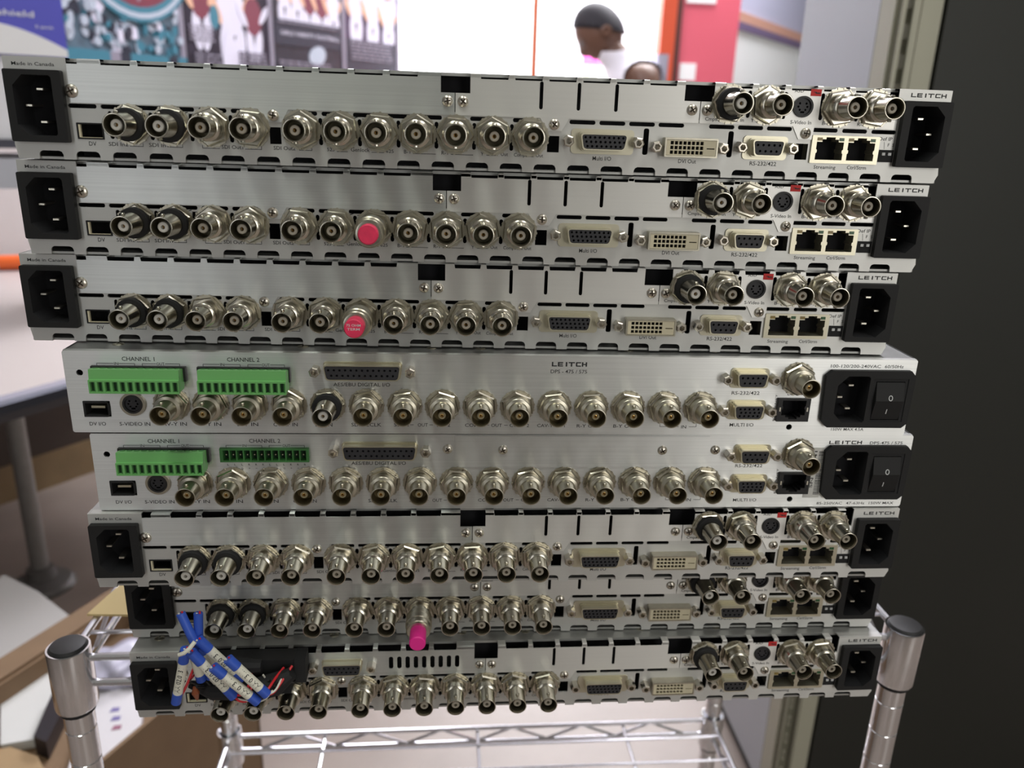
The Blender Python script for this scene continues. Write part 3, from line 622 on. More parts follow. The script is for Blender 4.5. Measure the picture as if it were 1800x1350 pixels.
UN = {1: (0, 0, -44.3, 0), 2: (-3.75, 2.17, -88.81, -1.66), 3: (-11.18, 4.48, -133.13, -2.38), 4: (7.31, -6.25, -177.16, -.5), 5: (14.82, -4.82, -220.83, .05), 6: (11.26, -7.15, -264.72, .26), 7: (17.2, 10.04, -309.4, -.27), 8: (20.45, -1.54, -353.66, .76)}
LB = {1: 'topmost silver rack unit of the stack, perforated panel, under the posters',
      2: 'second silver rack unit from the top, rose red cap on its lower row',
      3: 'third silver rack unit from the top, its red cap printed with white letters',
      4: 'smooth brushed rack unit with two green plugged terminal blocks and clean face',
      5: 'smooth brushed rack unit with one green plug, an empty green socket and a barcode label',
      6: 'perforated silver rack unit directly below the two smooth brushed ones',
      7: 'set back perforated rack unit, second from the bottom, with the magenta cap',
      8: 'bottom rack unit of the stack with black plug, vent slots and blue sleeved wires'}
units = {}
for n in range(1, 9):
    X, Y, Z, yaw = UN[n]; yaw_deg = math.degrees(yaw * .01)
    below = UN[n + 1][2] + (HB + .1 if n + 1 in (4, 5) else 43.6) if n < 8 else Z
    g = Z - below
    units[n] = unitB(n, LB[n], X, Y, Z, yaw_deg, g) if n in (4, 5) else unitA(LB[n], X, Y, Z, yaw_deg, g, n == 8)
bpy.context.view_layer.update()
u8 = units[8]
sx8 = (12.2, 111.3, 185.7, 223.5, 293.3, 340.3, 393.1, 428.5)
for x in sx8: link('cover_screw', ME['flat_screw'], u8, (x * MM, 13.5 * MM, 43.5 * MM), (math.radians(-90), 0, 0))
# extra 15-pin port on the bottom unit
sh, fl, ins = DS['hd15']; d = link('auxiliary_port', dsub('x', 22.5, 7.6, [(8, 1.3, 0), (7, -1.3, 0)], None, M['cream'], 2.6)[0], u8, (117.2 * MM, 0, 32.6 * MM))
link('insert', dsub('x', 22.5, 7.6, [(8, 1.3, 0), (7, -1.3, 0)], None, M['cream'], 2.6)[2], d); jack(u8, 100.8, 32.6); jack(u8, 133.6, 32.6)
pl = link('terminal_plug', MB().box(48, 97, -11, -.5, 31.5, 45).mesh('terminal_plug', M['black']), u8, label='black plastic screw terminal plug')
link('plug_step', MB().box(48, 90, -13, -1, 24.2, 31.4).box(92.5, 98.5, -12, -1.0, 30.5, 45.6).mesh('plug_step', M['blackm']), pl)

# ---------------------------------------------------------------- terminator caps pushed on sockets
def cap(n, i, label, m, txt=None, long=False):
    u = units[n]; c_ = thing('terminator_cap', label, 'cap', group=None)
    p = u.matrix_world @ Vector((LOW[i] * MM, 0, 16.2 * MM)); c_.location = p; c_.rotation_euler = (0, 0, u.rotation_euler.z)
    link('collar', MB().lathe([(6.4, 8.4), (7.2, 8.6), (7.3, 12.4), (7.0, 12.7), (7.4, 13.0), (7.4, 16.8), (6.8, 17.4), (6.8, 20.6), (6.3, 21.2), (5.2, 21.2)], 30).mesh('collar', M['nickel2']), c_)
    link('ring', MB().lathe([(5.2, 21.1), (5.9, 21.3), (5.9, 22.0), (5.2, 22.1)], 28).mesh('ring', M['nickel']), c_)
    e = (33.0 if long else 25.6) if n != 3 else 28.5; r0 = 4.7 if not long else 4.5
    link('cap_body', MB().lathe([(r0, 19.4), (r0, e - .6), (r0 - .5, e)], 26).mesh('cap_body', m), c_, label='coloured plastic cap end')
    if txt:
        L = Letters()
        for k, s_ in enumerate(txt): L.t(s_, -3.4 + .3 * k, 3.3 - .5 * k, 1.1 - 1.9 * k, 1.2, -e - .03)
        link('cap_print', L.mesh('cap_print', M['white_print']), c_)
    return c_
cap(2, 6, 'rose red end cap on the second rack unit, plain round face', M['capred'])
cap(3, 6, 'red end cap with faint white printing on the third rack unit', M['capred'], ['75 OHM', 'TERM'])
cap(7, 6, 'bright magenta end cap hanging lowest, second unit from the bottom', M['cappink'], None, True)

# ---------------------------------------------------------------- labelled wire bundle on the bottom unit
bd = thing('wire_bundle', 'bundle of blue and cream sleeved wires tied together at the lower left corner', 'wires', u8.matrix_world @ Vector((0.045, -0.026, 0.060)))
bd.rotation_euler = (0, 0, u8.rotation_euler.z)
O0 = Vector((45, -26, 60))
SL = [((40.7, -27, 65.2), (31.5, -24, 29.4), 1), ((44.3, -30, 65.6), (62.6, -26, 33.6), 2), ((47.4, -26, 70), (66.0, -20, 40.0), 1), ((55.6, -33, 58.3), (76.1, -30, 33.0), 3),
      ((63.2, -32, 62.3), (81.2, -30, 37.6), 3), ((42.6, -23, 63), (44.2, -19, 39.5), 0), ((45.6, -20, 62), (48.2, -16, 39.0), 0), ((47.6, -17, 60), (53.4, -14, 39.4), 0),
      ((38.4, -22, 83.5), (44.6, -25, 68.5), 9), ((46.6, -20, 82), (45.8, -21, 68), 9)]
for k, (a, b_, kind) in enumerate(SL):
    a = Vector(a) - O0; b_ = Vector(b_) - O0; d = (b_ - a).normalized(); Ln = (b_ - a).length
    if kind == 9: link('wire_sleeve', MB().tube([a, b_], 2.4, 14).mesh('wire_sleeve', M['blue']), bd); body = None
    else:
        body = link('wire_sleeve', MB().tube([a + d * Ln * .2, b_ - d * Ln * .17], 2.55, 16).mesh('wire_sleeve', M['sleeve']), bd, label='cream printed wire sleeve')
        link('sleeve_end', MB().tube([a, a + d * Ln * .23], 2.75, 16).mesh('sleeve_end', M['blue']), body)
        link('sleeve_end', MB().tube([b_ - d * Ln * .19, b_], 2.65, 16).mesh('sleeve_end', M['blue']), body)
    if kind in (1, 2, 3):
        me = text_raw('AA 0131.1' if kind == 3 else 'AA 02.0131'); xs = [v.co.x for v in me.vertices]; wL = (max(xs) - min(xs)); k_ = Ln * .46 / wL
        hgt = 2.6 / .7; view = Vector((0.1, -.8, .6)).normalized(); zax = (view - d * view.dot(d)).normalized(); xax = -d if kind == 3 else -d; yax = zax.cross(xax)
        for v in me.vertices:
            u, h_ = (v.co.x - min(xs)) * k_, (v.co.y - .35) * hgt; ang = h_ / 2.6; base = b_ - d * Ln * .24
            p = base + xax * u + zax * (2.60 * math.cos(ang)) + yax * (2.60 * math.sin(ang)); v.co = p * MM
        me.materials.clear(); me.materials.append(M['ink']); link('sleeve_print', me, body)
    st = a - d * .1
    for j, mm_ in enumerate(('wred', 'wwhite')):
        o = Vector((.8 * (-1) ** j, 0, .5 * (-1) ** j)); link('wire_end', MB().tube([a + o + d * 1, a + o - d * .7], .55, 7).mesh('wire_end', M[mm_]), bd)
link('cable_tie', MB().tube([(-6, -6, 5.5), (-3, -7.5, 7.5), (0, -7, 10), (2.2, -5, 12.5)], 1.1, 8).mesh('cable_tie', M['sleeve']), bd)
def wire(pts, m, r=.55):
    P_ = [Vector(p) - O0 for p in pts]; out = []
    for i in range(len(P_) - 1):
        p0, p1, p2, p3 = P_[max(i - 1, 0)], P_[i], P_[i + 1], P_[min(i + 2, len(P_) - 1)]
        for t in [j / 6 for j in range(6)]:
            out.append(.5 * ((2 * p1) + (-p0 + p2) * t + (2 * p0 - 5 * p1 + 4 * p2 - p3) * t * t + (-p0 + 3 * p1 - 3 * p2 + p3) * t ** 3))
    out.append(P_[-1]); link('wire', MB().tube(out, r, 7).mesh('wire', M[m]), bd)
wire([(81, -30, 37.8), (84, -27, 36.5), (88, -20, 39.5), (91.5, -13, 42.5)], 'wred', .7); wire([(81, -30, 37.2), (85, -27, 38), (87, -20, 39.5), (90, -13, 41)], 'wwhite')
wire([(80, -30, 38), (82, -27, 40), (84, -20, 40.5), (87, -13, 41.5)], 'wred', .7)
wire([(62.6, -26, 34), (66, -27, 31.5), (70, -27, 32), (71.5, -24, 37), (69, -14, 40)], 'wred', .7)
wire([(64, -26, 34.4), (68, -27, 36), (70, -25, 38), (70, -14, 41)], 'wred', .7)
wire([(62.6, -26, 33), (68, -27, 32), (76, -29, 32.3)], 'wwhite', .5); wire([(76, -30, 33), (80, -27, 33), (84, -20, 36), (88, -13, 40)], 'wwhite', .5)
wire([(32, -24, 30), (36, -22, 36), (39, -16, 43), (40, -12, 46)], 'wred', .7); wire([(31.5, -24, 30), (36, -20, 38), (40, -14, 42), (46, -4, 42)], 'wwhite', .5)
wire([(31.5, -24, 29.6), (35, -20, 35), (40, -14, 40), (48, -8, 43)], 'wred', .6)
for k in range(16):
    x = 36 + k * 3.4; wire([(x, -18 - (k % 3) * 3, 41 - (k % 4)), (x + 3, -16, 35 - (k % 5)), (x + 5 - (k % 3) * 2, -11, 31), (x + 6, -6, 34)], 'wblack' if k % 4 else 'wwhite', .5 if k % 4 == 0 else .8)
link('fuse_bead', MB().tube([(-3, 2, -21), (-3, 2.5, -25), (-2.6, 3, -30)], [.8, 2.1, .7], 10).mesh('fuse_bead', mat('amber_bead', (.24, .07, .03), .25)), bd)
link('wire_tangle', MB().tube([(-9, 12, -27), (4, 10, -30), (14, 9, -29), (26, 8, -29), (38, 9, -26), (47, 10, -20)], [2, 5, 5.5, 6.5, 6.5, 3.5], 10).tube([(0, 16, -16), (14, 14, -18), (30, 14, -18)], [3, 6, 4], 10).mesh('wire_tangle', M['blackm']), bd, label='knot of black wire behind the sleeves')

# ---------------------------------------------------------------- chrome wire cart
CZ = FZ - 0.3585
cart = thing('wire_cart', 'chrome wire shelf cart carrying the stack of rack units', 'cart', (0.0175, 0.060, 0), math.radians(.7))
HW, DP = 280.0, 306.0
def post(x, y):
    top = 864.0; p = [(9.5, 60)]; z = 60
    zz = 90.0
    while zz < top - 20: p += [(9.5, zz - .8), (8.9, zz - .4), (8.9, zz + .4), (9.5, zz + .8)]; zz += 25.4
    p += [(9.5, top - 6)]
    o = link('post', MB().lathe(p, 20, c=(x, y, 0), axis='z').mesh('post', M['chrome']), cart)
    link('post_cap', MB().lathe([(9.6, top - 8), (11.5, top - 3), (11.5, top - .8), (10.3, top + .8), (6.5, top + 1.6)], 22, c=(x, y, 0), axis='z').mesh('post_cap', M['black']), o)
    link('caster', MB().tube([(x - 9, y, 28), (x + 9, y, 28)], 28, 20).mesh('caster', M['blackm']), o)
    link('caster_fork', MB().box(x - 13, x - 10, y - 10, y + 10, 28, 62).box(x + 10, x + 13, y - 10, y + 10, 28, 62).box(x - 13, x + 13, y - 12, y + 12, 58, 62).mesh('caster_fork', M['chrome']), o)
    return o
for x in (-HW, HW):
    for y in (0, DP): post(x, y)
def shelf(zt):
    """zt = height of the mat; frame of double rim wires with zig-zag trusses, sleeves at the corners, mat wires"""
    R = 2.6; z1, z0 = zt - R, zt - 22
    fr = MB()
    for y in (0, DP):
        for z in (z1, z0): fr.tube([(-HW + 10, y, z), (HW - 10, y, z)], R, 10)
    for x in (-HW, HW):
        for z in (z1, z0): fr.tube([(x, 10, z), (x, DP - 10, z)], R, 10)
    s_ = link('shelf_frame', fr.mesh('shelf_frame', M['chromer']), cart)
    zg = MB()
    def zig(a, b_, n):
        a, b_ = Vector(a), Vector(b_); pts = []
        for k in range(n + 1): p = a + (b_ - a) * k / n; p.z = z1 - 1 if k % 2 else z0 + 1; pts.append(p)
        zg.tube(pts, 1.7, 6)
    for y in (0, DP): zig((-HW + 34, y, 0), (HW - 34, y, 0), 12)
    for x in (-HW, HW): zig((x, 34, 0), (x, DP - 34, 0), 6)
    link('truss_wire', zg.mesh('truss_wire', M['chromer']), s_)
    for x in (-HW, HW):
        for y in (0, DP):
            link('corner_sleeve', MB().lathe([(9.7, zt + 1), (11.8, zt + 5.6), (12.9, zt + 5.6), (13.1, zt + 4.6), (13.1, zt - 37), (12.4, zt - 39), (9.6, zt - 39)], 26, c=(x, y, 0), axis='z').mesh('corner_sleeve', M['chrome']), s_)
            link('sleeve_clip', MB().lathe([(10.8, zt - 42.5), (10.8, zt - 38.5)], 20, c=(x, y, 0), axis='z').mesh('sleeve_clip', M['blackm']), s_)
    lw = MB().tube([(-HW, 18, z1 - 1.0), (HW, 18, z1 - 1.0)], 1.6, 8).mesh('mat_wire', M['chromer'])
    for k in range(8):
        link('mat_wire', lw, cart, (0, (10 + k * 36.0) * MM, 0))
    cw = MB().tube([(0, 0, z1 - 3.6), (0, DP, z1 - 3.6)], 2.0, 8).mesh('cross_wire', M['chromer'])
    for x in (-174, 0, 172): link('cross_wire', cw, cart, (x * MM, 0, 0))
TOPZ = FZ * 1000 - 353.66
shelf(TOPZ - 0.1); shelf(TOPZ - 336); shelf(TOPZ - 680)

# ---------------------------------------------------------------- room
def P2(t, off=0.0):       # point on the left wall: t metres along, off metres out into the room
    return Vector((-1.425 + .5812 * t + .8137 * off, 1.988 + .8137 * t - .5812 * off))
WDIR = math.atan2(.8137, .5812)
M['floor'] = mat('floor_vinyl', (0.30, 0.25, 0.22), 0.42, noise=0.28, nscale=5, bump=.15, bscale=20)
M['wall'] = mat('wall_paint', (0.52, 0.48, 0.46), 0.7, noise=0.05, nscale=3)
M['hall'] = mat('hall_paint', (0.86, 0.87, 0.88), 0.6)
M['ceil'] = mat('ceiling_tile', (0.62, 0.62, 0.60), 0.8, noise=.05, nscale=30)
M['dimwall'] = mat('front_wall_paint', (0.26, 0.27, 0.24), 0.8)
M['baseb'] = mat('baseboard_wood', (0.24, 0.165, 0.085), 0.5, noise=.3, nscale=12)
def wbox(name, m, x0, x1, y0, y1, z0, z1, bevel=0): 
    o = link(name, MB().box(x0, x1, y0, y1, z0, z1).mesh(name, m, 1.0)); return o
struct(wbox('floor', M['floor'], -3.6, 4.2, -3.2, 6.2, -.06, 0))
struct(wbox('ceiling', M['ceil'], -3.6, 4.2, -3.2, 6.2, 2.8, 2.86))
struct(wbox('wall_back', M['hall'], -1.2, 4.2, 5.2, 5.3, 0, 2.8))
struct(wbox('wall_right', M['dimwall'], 2.6, 2.7, -3.2, 5.2, 0, 2.8))
struct(wbox('wall_front', M['dimwall'], -3.6, 4.2, -3.2, -3.1, 0, 2.8))
def seg(name, m, a, b_, th, z0, z1, side=1):
    a, b_ = Vector(a), Vector(b_); d = (b_ - a).normalized(); n = Vector((-d.y, d.x)) * th * side
    return link(name, MB().prismz([tuple(a), tuple(b_), tuple(b_ + n), tuple(a + n)], z0, z1).mesh(name, m, 1.0))
struct(seg('wall_left', M['wall'], P2(-6.2), P2(1.985), .12, 0, 2.8))
struct(seg('baseboard_left', M['baseb'], P2(-6.2, .014), P2(1.985, .014), .014, 0, .118))
e_ = P2(1.985)
struct(seg('wall_hall_left', M['hall'], (e_.x, e_.y), (-0.9, 5.2), .1, 0, 2.8))
bpy.data.objects['wall_hall_left'].name = 'wall_far_left'
M['lowshade'] = mat('low_wall_shade', (.055, .038, .03), .6, noise=.15, nscale=6)  # added dark strip: table shade on the lower wall put into its colour
struct(seg('low_wall_shade_strip', M['lowshade'], P2(-6.2, .008), P2(1.985, .008), .008, .118, .70))
# red door frame and leaf, thin orange jamb
M['frame_red'] = mat('door_frame_red', (0.62, 0.085, 0.03), 0.45)
M['door_red'] = mat('door_leaf_red', (0.70, 0.12, 0.17), 0.4)
M['darkred'] = mat('jamb_shade', (0.10, 0.03, 0.025), 0.5)
def px(a, Y): return a * (Y + .396) - .021       # a = sideways slope seen from the camera foot
fr = thing('door_frame', 'narrow orange door jamb standing at the left of the bright hall', 'door jamb', (px(.0947, 3.62), 3.62, 0))
link('jamb', MB().box(-.012, .012, -.03, .03, 0, 2.3).mesh('jamb', mat('jamb_orange', (.62, .12, .025), .5), 1.0), fr)
dx = px(.2473, 3.62)
door = thing('door_1', 'red door', 'door', (dx, 3.62, 0)); del door['label']; del door['category']; door['kind'] = 'structure'
link('door_jamb', MB().box(-.034, .034, -.05, .05, 0, 2.3).mesh('door_jamb', M['frame_red'], 1.0), door)
link('jamb_shade_strip', MB().box(.034, .066, -.03, .05, 0, 2.3).mesh('jamb_shade_strip', M['darkred'], 1.0), door)  # dark strip: shade between jamb and leaf put into its colour
lf = link('door_leaf', MB().box(.066, .345, 0.0, .045, .01, 2.28).mesh('door_leaf', M['door_red'], 1.0), door, label='red door leaf standing open')
link('paper_notice', MB().box(.082, .16, -.003, 0, 1.40, 1.475).mesh('paper_notice', mat('paper_white', (.9, .9, .9), .6), 1.0), lf)
link('door_sign', MB().box(.085, .225, -.006, 0, 1.735, 1.77).mesh('door_sign', mat('sign_white', (.9, .9, .9), .5), 1.0), lf)
# hall side wall with handrail band
a_, b_ = Vector((px(.3287, 3.8), 3.8)), Vector((px(.4105, 4.7), 4.7)); d_ = (b_ - a_).normalized(); a2 = a_ - d_ * .03; b2 = a_ + d_ * 2.0
struct(seg('wall_far_right', mat('hall_lavender', (.50, .50, .66), .6), a2, b2, .1, 1.72, 2.8))
struct(seg('wall_far_right_lower', M['hall'], a2, b2, .1, 0, 1.66)); bpy.data.objects['wall_far_right_lower'].name = 'wall_far_lower'
nrm = Vector((d_.y, -d_.x)) * .012
struct(seg('trim_1', mat('trim_brown', (.62, .33, .25), .5), a2 + nrm, b2 + nrm, .05, 1.69, 1.735))
struct(seg('trim_2', mat('trim_plum', (.16, .11, .22), .5), a2 + nrm, b2 + nrm, .05, 1.655, 1.69))
# dark equipment rack with a beige slotted upright and a pale grey side panel
rk = thing('equipment_rack', 'tall dark fronted equipment rack with beige slotted upright and pale grey side', 'rack', (.558, .70, 0))
link('side_panel', MB().box(0, .006, .062, .315, .03, 2.15).mesh('side_panel', mat('grey_enamel', (.42, .44, .48), .45, noise=.03, nscale=8), 1.0), rk)
M['beige'] = mat('beige_enamel', (.38, .37, .29), .45, noise=.04, nscale=30)
hol = [rrect(7.0, 11.0, 30 + k * 36.5, 48 + k * 36.5) for k in range(57)]
up = link('slotted_upright', plate('slotted_upright', rrect(0, 24, 0, 2150), hol, 0, 2, M['beige']), rk)
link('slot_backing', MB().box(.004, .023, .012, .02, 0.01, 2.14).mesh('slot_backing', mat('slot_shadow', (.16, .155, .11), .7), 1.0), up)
link('upright_channel', MB().box(.026, .054, .001, .06, 0, 2.15).box(.0, .026, .021, .06, 0, 2.15).mesh('upright_channel', M['beige'], 1.0), rk)
M['rackblk'] = mat('rack_charcoal', (.011, .012, .009), .5, noise=.12, nscale=300)
link('front_door', MB().box(.057, .70, -.004, .02, .02, 2.15).mesh('front_door', M['rackblk'], 1.0), rk)
link('rack_body', MB().box(.0075, .70, .0625, .315, .0, 2.149).box(.056, .70, .022, .0625, .0, 2.149).mesh('rack_body', M['rackblk'], 1.0), rk)

# ---------------------------------------------------------------- table along the left wall
ed = Vector((.5417, .8406)); en = Vector((-.8406, .5417)); A0 = Vector((-.743, .881))
def TP(t, off): return A0 + ed * t + en * off
tb = thing('conference_table', 'long pale topped table with a thick dark bumper edge along the left wall', 'table', (TP(.9, .55).x, TP(.9, .55).y, 0), math.atan2(ed.y, ed.x))
# local frame: x along the edge, y away from the camera side, origin at TP(.9,.55)
zt = FZ - .471
M['ttop'] = mat('table_laminate', (.50, .45, .43), .38, noise=.06, nscale=4)
link('tabletop', MB().box(-1.9, .45, -.545, .545, zt - .03, zt).mesh('tabletop', M['ttop'], 1.0), tb)
link('edge_bumper', MB().prismx([(-.572, zt - .034), (-.578, zt - .018), (-.575, zt - .004), (-.545, zt - .004), (-.545, zt - .038)], -1.9, .45).mesh('edge_bumper', mat('bumper_black', (.012, .012, .016), .3), 1.0), tb)
link('edge_strip', MB().prismx([(-.573, zt - .004), (-.571, zt + .002), (-.545, zt + .002), (-.545, zt - .004)], -1.9, .45).mesh('edge_strip', mat('edge_silver', (.62, .64, .78), .25, .8), 1.0), tb)
for xx in (-.55, -1.5):
    p_ = link('pedestal', MB().lathe([(.021, .02), (.021, zt - .03)], 24, c=(xx, .07, 0), axis='z').mesh('pedestal', mat('pedestal_grey', (.26, .25, .24), .5, .3, noise=.15, nscale=60), 1.0), tb)
    link('foot_disc', MB().lathe([(.078, 0), (.078, .008), (.068, .018), (.036, .028), (.032, .055), (.022, .058)], 30, c=(xx, .07, 0), axis='z').mesh('foot_disc', mat('disc_grey', (.15, .145, .14), .45, .3), 1.0), p_)
# orange tipped marker on the table
mk = thing('marker_pen', 'fat orange tipped white marker lying on the table at the left picture edge', 'marker', (-1.29, 1.985, zt + .0215), .25)
link('barrel', MB().tube([(-.13, 0, 0), (-.01, 0, 0)], .0205, 14).mesh('barrel', mat('marker_white', (.6, .62, .78), .4), 1.0), mk)
link('cap', MB().tube([(-.012, 0, 0), (.075, 0, 0), (.082, 0, 0)], [.021, .021, .016], 14).mesh('cap', mat('marker_orange', (.9, .16, .03), .4), 1.0), mk, label='orange cap')
# riser shelf, carton and blue box, turned to face the cart; origin = front right corner
RC, RA = (-.806, 1.44), .50
M['riser'] = mat('riser_grey', (.45, .46, .50), .4, .3)
rs = thing('riser_shelf', 'grey riser shelf standing on the table under the blue box', 'shelf', (RC[0], RC[1], zt), RA)
link('shelf_board', MB().box(-.46, .0, -.0, .26, .285, .345).mesh('shelf_board', M['riser'], 1.0), rs)
link('shelf_board', MB().box(-.46, .0, .0, .26, .365, .382).mesh('shelf_board', mat('riser_dark', (.05, .05, .07), .5), 1.0), rs)
for xx in (-.45, -.02): link('shelf_leg', MB().box(xx, xx + .015, .02, .24, 0.001, .365).mesh('shelf_leg', M['riser'], 1.0), rs)
wb = thing('carton', 'white carton on the riser shelf beneath the blue box', 'box', (RC[0], RC[1], zt + .383), RA)
link('carton_body', MB().box(-.40, -.005, .01, .25, 0, .160).mesh('carton_body', mat('carton_white', (.72, .72, .74), .5), 1.0), wb)
bb = thing('blue_box', 'blue and white box lettered face shield at the upper left corner', 'box', (RC[0], RC[1], zt + .544), RA)
M['boxblue'] = mat('box_blue', (.075, .075, .50), .4); M['boxwhite'] = mat('box_white', (.80, .80, .80), .45)
link('box_body', MB().box(-.36, 0, 0, .16, 0, .20).mesh('box_body', M['boxblue'], 1.0), bb)
cp = [(-.145 + .1445 * k / 14, .060 - .045 * (k / 14) ** 1.8) for k in range(15)]
link('box_swoosh', MB().prism([(-.128, .001), (-.0005, .001)] + cp[::-1], -.002, .0005).mesh('box_swoosh', M['boxwhite'], 1.0), bb)
link('box_top_band', MB().box(-.36, 0, -.002, .0005, .112, .2005).mesh('box_top_band', M['boxwhite'], 1.0), bb)
L = Letters(); L.t('face shield', -168, -52, 72, 11, -2.6); L.t('5 pack', -52, -20, 53, 5, -2.6); link('box_lettering', L.mesh('box_lettering', M['boxwhite']), bb)

# ---------------------------------------------------------------- posters on the left wall (team photographs become generic figures)
pal = {'p0': (.09, .13, .17), 'p1': (.018, .012, .024), 'p2': (.02, .017, .026), 'p3': (.04, .024, .06)}
PM = {k: mat('poster_' + k, v, .35, noise=.8, nscale=26) for k, v in pal.items()}
for k, c_ in (('silver', (.36, .40, .47)), ('white', (.58, .56, .66)), ('skin', (.62, .36, .24)), ('maroon', (.16, .03, .05)), ('teal', (.04, .16, .22)), ('red', (.45, .06, .06)), ('grey', (.22, .20, .25)), ('dark', (.02, .02, .035))):
    M['po_' + k] = mat('print_' + k, c_, .4)
def blob(cx, cz, w_, h, rot=0, n=12): 
    return [(cx + w_ * math.cos(2 * PI * k / n) * math.cos(rot) - h * math.sin(2 * PI * k / n) * math.sin(rot), cz + w_ * math.cos(2 * PI * k / n) * math.sin(rot) + h * math.sin(2 * PI * k / n) * math.cos(rot)) for k in range(n)]
def poster(t0, t1, pm, label, draw, z0=1.05, z1=1.9):
    a = P2(t0, .004); o = thing('poster', label, 'poster', (a.x, a.y, 0), WDIR, 'sports posters on the left wall'); W_ = t1 - t0
    sheet = MB().box(0, W_, -.003, 0, z0, z1).mesh('sheet', pm, 1.0); link('sheet', sheet, o)
    frm = MB().box(W_ - .012, W_ + .008, -.008, 0, z0, z1).mesh('edge_strip', M['po_grey'], 1.0); link('edge_strip', frm, o)
    lay = {}; cnt = [0]
    dz = {'p0': -.10, 'p1': -.135, 'p2': -.12, 'p3': -.06}[[k for k in PM if PM[k] is pm][0]]
    def put(m, poly):
        poly = [(x, z + dz) for x, z in poly]
        cnt[0] += 1; lay.setdefault(m, MB()).prism(poly, -.0035 - .00012 * cnt[0], -.0031)
    draw(put, W_)
    for m, b in lay.items(): link('printed_figure', b.mesh('printed_figure', M['po_' + m], 1.0), o)
    return o
def d0(put, W_):
    R0 = random.Random(3)
    for k in range(120):
        x = R0.uniform(.0, W_); z = R0.uniform(1.47, 1.63) - .06 * math.exp(-((x - .26) / .15) ** 2) + .03 * (x / W_); put(R0.choice(('silver', 'silver', 'teal', 'white', 'dark')), blob(x, z, R0.uniform(.007, .014), R0.uniform(.010, .024), R0.uniform(-.5, .5)))
    for k in range(12): x = k * W_ / 12; put(R0.choice(('teal', 'grey', 'teal', 'dark')), [(x, 1.30), (x + W_ / 12, 1.30), (x + W_ / 12, 1.46), (x, 1.46)])
    put('teal', blob(.26, 1.80, .22, .245, 0, 36)); put('silver', blob(.26, 1.80, .212, .234, 0, 36)); put('teal', blob(.26, 1.80, .20, .218, 0, 36)); put('maroon', blob(.26, 1.80, .18, .20, 0, 36))
    for k in range(9): put(R0.choice(('red', 'grey', 'red', 'dark')), blob(.12 + k * .035, 1.66 + .012 * abs(4 - k), .013, .045))
def fig(put, x, z, s, top='white', skin='skin', leg='white'):
    put(leg, blob(x - .018 * s, z - .10 * s, .018 * s, .06 * s, .1)); put(leg, blob(x + .02 * s, z - .10 * s, .018 * s, .06 * s, -.15))
    put(top, blob(x, z, .042 * s, .065 * s)); put(skin, blob(x - .05 * s, z + .0 * s, .012 * s, .045 * s, .5)); put(skin, blob(x + .052 * s, z + .01 * s, .012 * s, .04 * s, -.6)); put(skin, blob(x, z + .09 * s, .02 * s, .024 * s))
def rows(put, x0, x1, z0, n, R0, hh=.007, gap=.014):
    for k in range(n):
        x = x0
        while x < x1: w_ = R0.uniform(.015, .04); put('grey', [(x, z0 - k * gap), (min(x + w_, x1), z0 - k * gap), (min(x + w_, x1), z0 - k * gap + hh), (x, z0 - k * gap + hh)]); x += w_ + .008
def d1(put, W_):
    R0 = random.Random(4); fig(put, .20, 1.68, 1.5, 'white'); fig(put, .07, 1.70, 1.1, 'maroon'); fig(put, .30, 1.66, 1.0, 'maroon', 'white'); put('white', blob(.185, 1.50, .035, .10)); put('teal', blob(.125, 1.64, .02, .04))
    rows(put, .015, .12, 1.60, 4, R0); rows(put, .03, .14, 1.51, 8, R0); rows(put, .225, W_ - .03, 1.53, 9, R0)
def d2(put, W_):
    R0 = random.Random(5)
    for k, tp in enumerate(('white', 'white', 'maroon', 'maroon', 'white')): fig(put, .06 + k * .066, 1.755 - .006 * k, .9, tp)
    put('dark', [(0.0, 1.565), (W_ - .02, 1.565), (W_ - .02, 1.655), (0.0, 1.655)])
    put('silver', blob(.225, 1.535, .05, .036, .4)); rows(put, .02, .3, 1.50, 5, R0)
    rows(put, .02, W_ - .04, 1.642, 1, R0, .006)
def d3(put, W_):
    R0 = random.Random(6)
    for k in range(3): fig(put, .07 + k * .105, 1.69 - .01 * k, 1.05, 'white', 'skin', 'white'); fig(put, .12 + k * .105, 1.80, .8, 'silver')
    put('dark', [(0, 1.40), (W_ - .02, 1.40), (W_ - .02, 1.56), (0, 1.56)]); rows(put, .03, W_ - .05, 1.55, 6, R0)
poster(.398, .822, PM['p0'], 'teal and silver team poster with a round emblem, leftmost beside the blue box', d0)
poster(.838, 1.222, PM['p1'], 'dark sports poster with a tall white clad player, second from the left', d1)
p2 = poster(1.238, 1.622, PM['p2'], 'dark sports poster with a grey title band, third from the left', d2)
L = Letters(); L.t('GIRLS VARSITY FOOTBALL', 26, 350, 1480, 14, -12); link('poster_title', L.mesh('poster_title', M['po_white']), p2)
poster(1.632, 1.978, PM['p3'], 'purple sports poster with white shirted players, nearest the bright hall', d3)
# notices on the hall wall
for (x0, x1, z0, z1, c_, nm, lb) in ((px(.0947 + .026 + .026, 5.19) + .0, 0, 0, 0, 0, 0, 0),) if False else ():
    pass
def notice(sx0, sx1, z0, z1, col, label):
    o = link('notice', MB().box(px(sx0, 5.19), px(sx1, 5.19), 5.19, 5.199, z0, z1).mesh('notice', mat('notice_print', col, .6), 1.0)); return tag(o, label, 'notice')
notice(.152, .176, 1.555, 1.625, (.85, .10, .45), 'pink notice on the bright hall wall in front of the person')
notice(.126, .150, 1.555, 1.61, (.55, .56, .72), 'pale lavender notice on the bright hall wall left of the pink one')
notice(.147, .170, 1.47, 1.53, (.45, .52, .30), 'small green notice on the hall wall below the pink one')

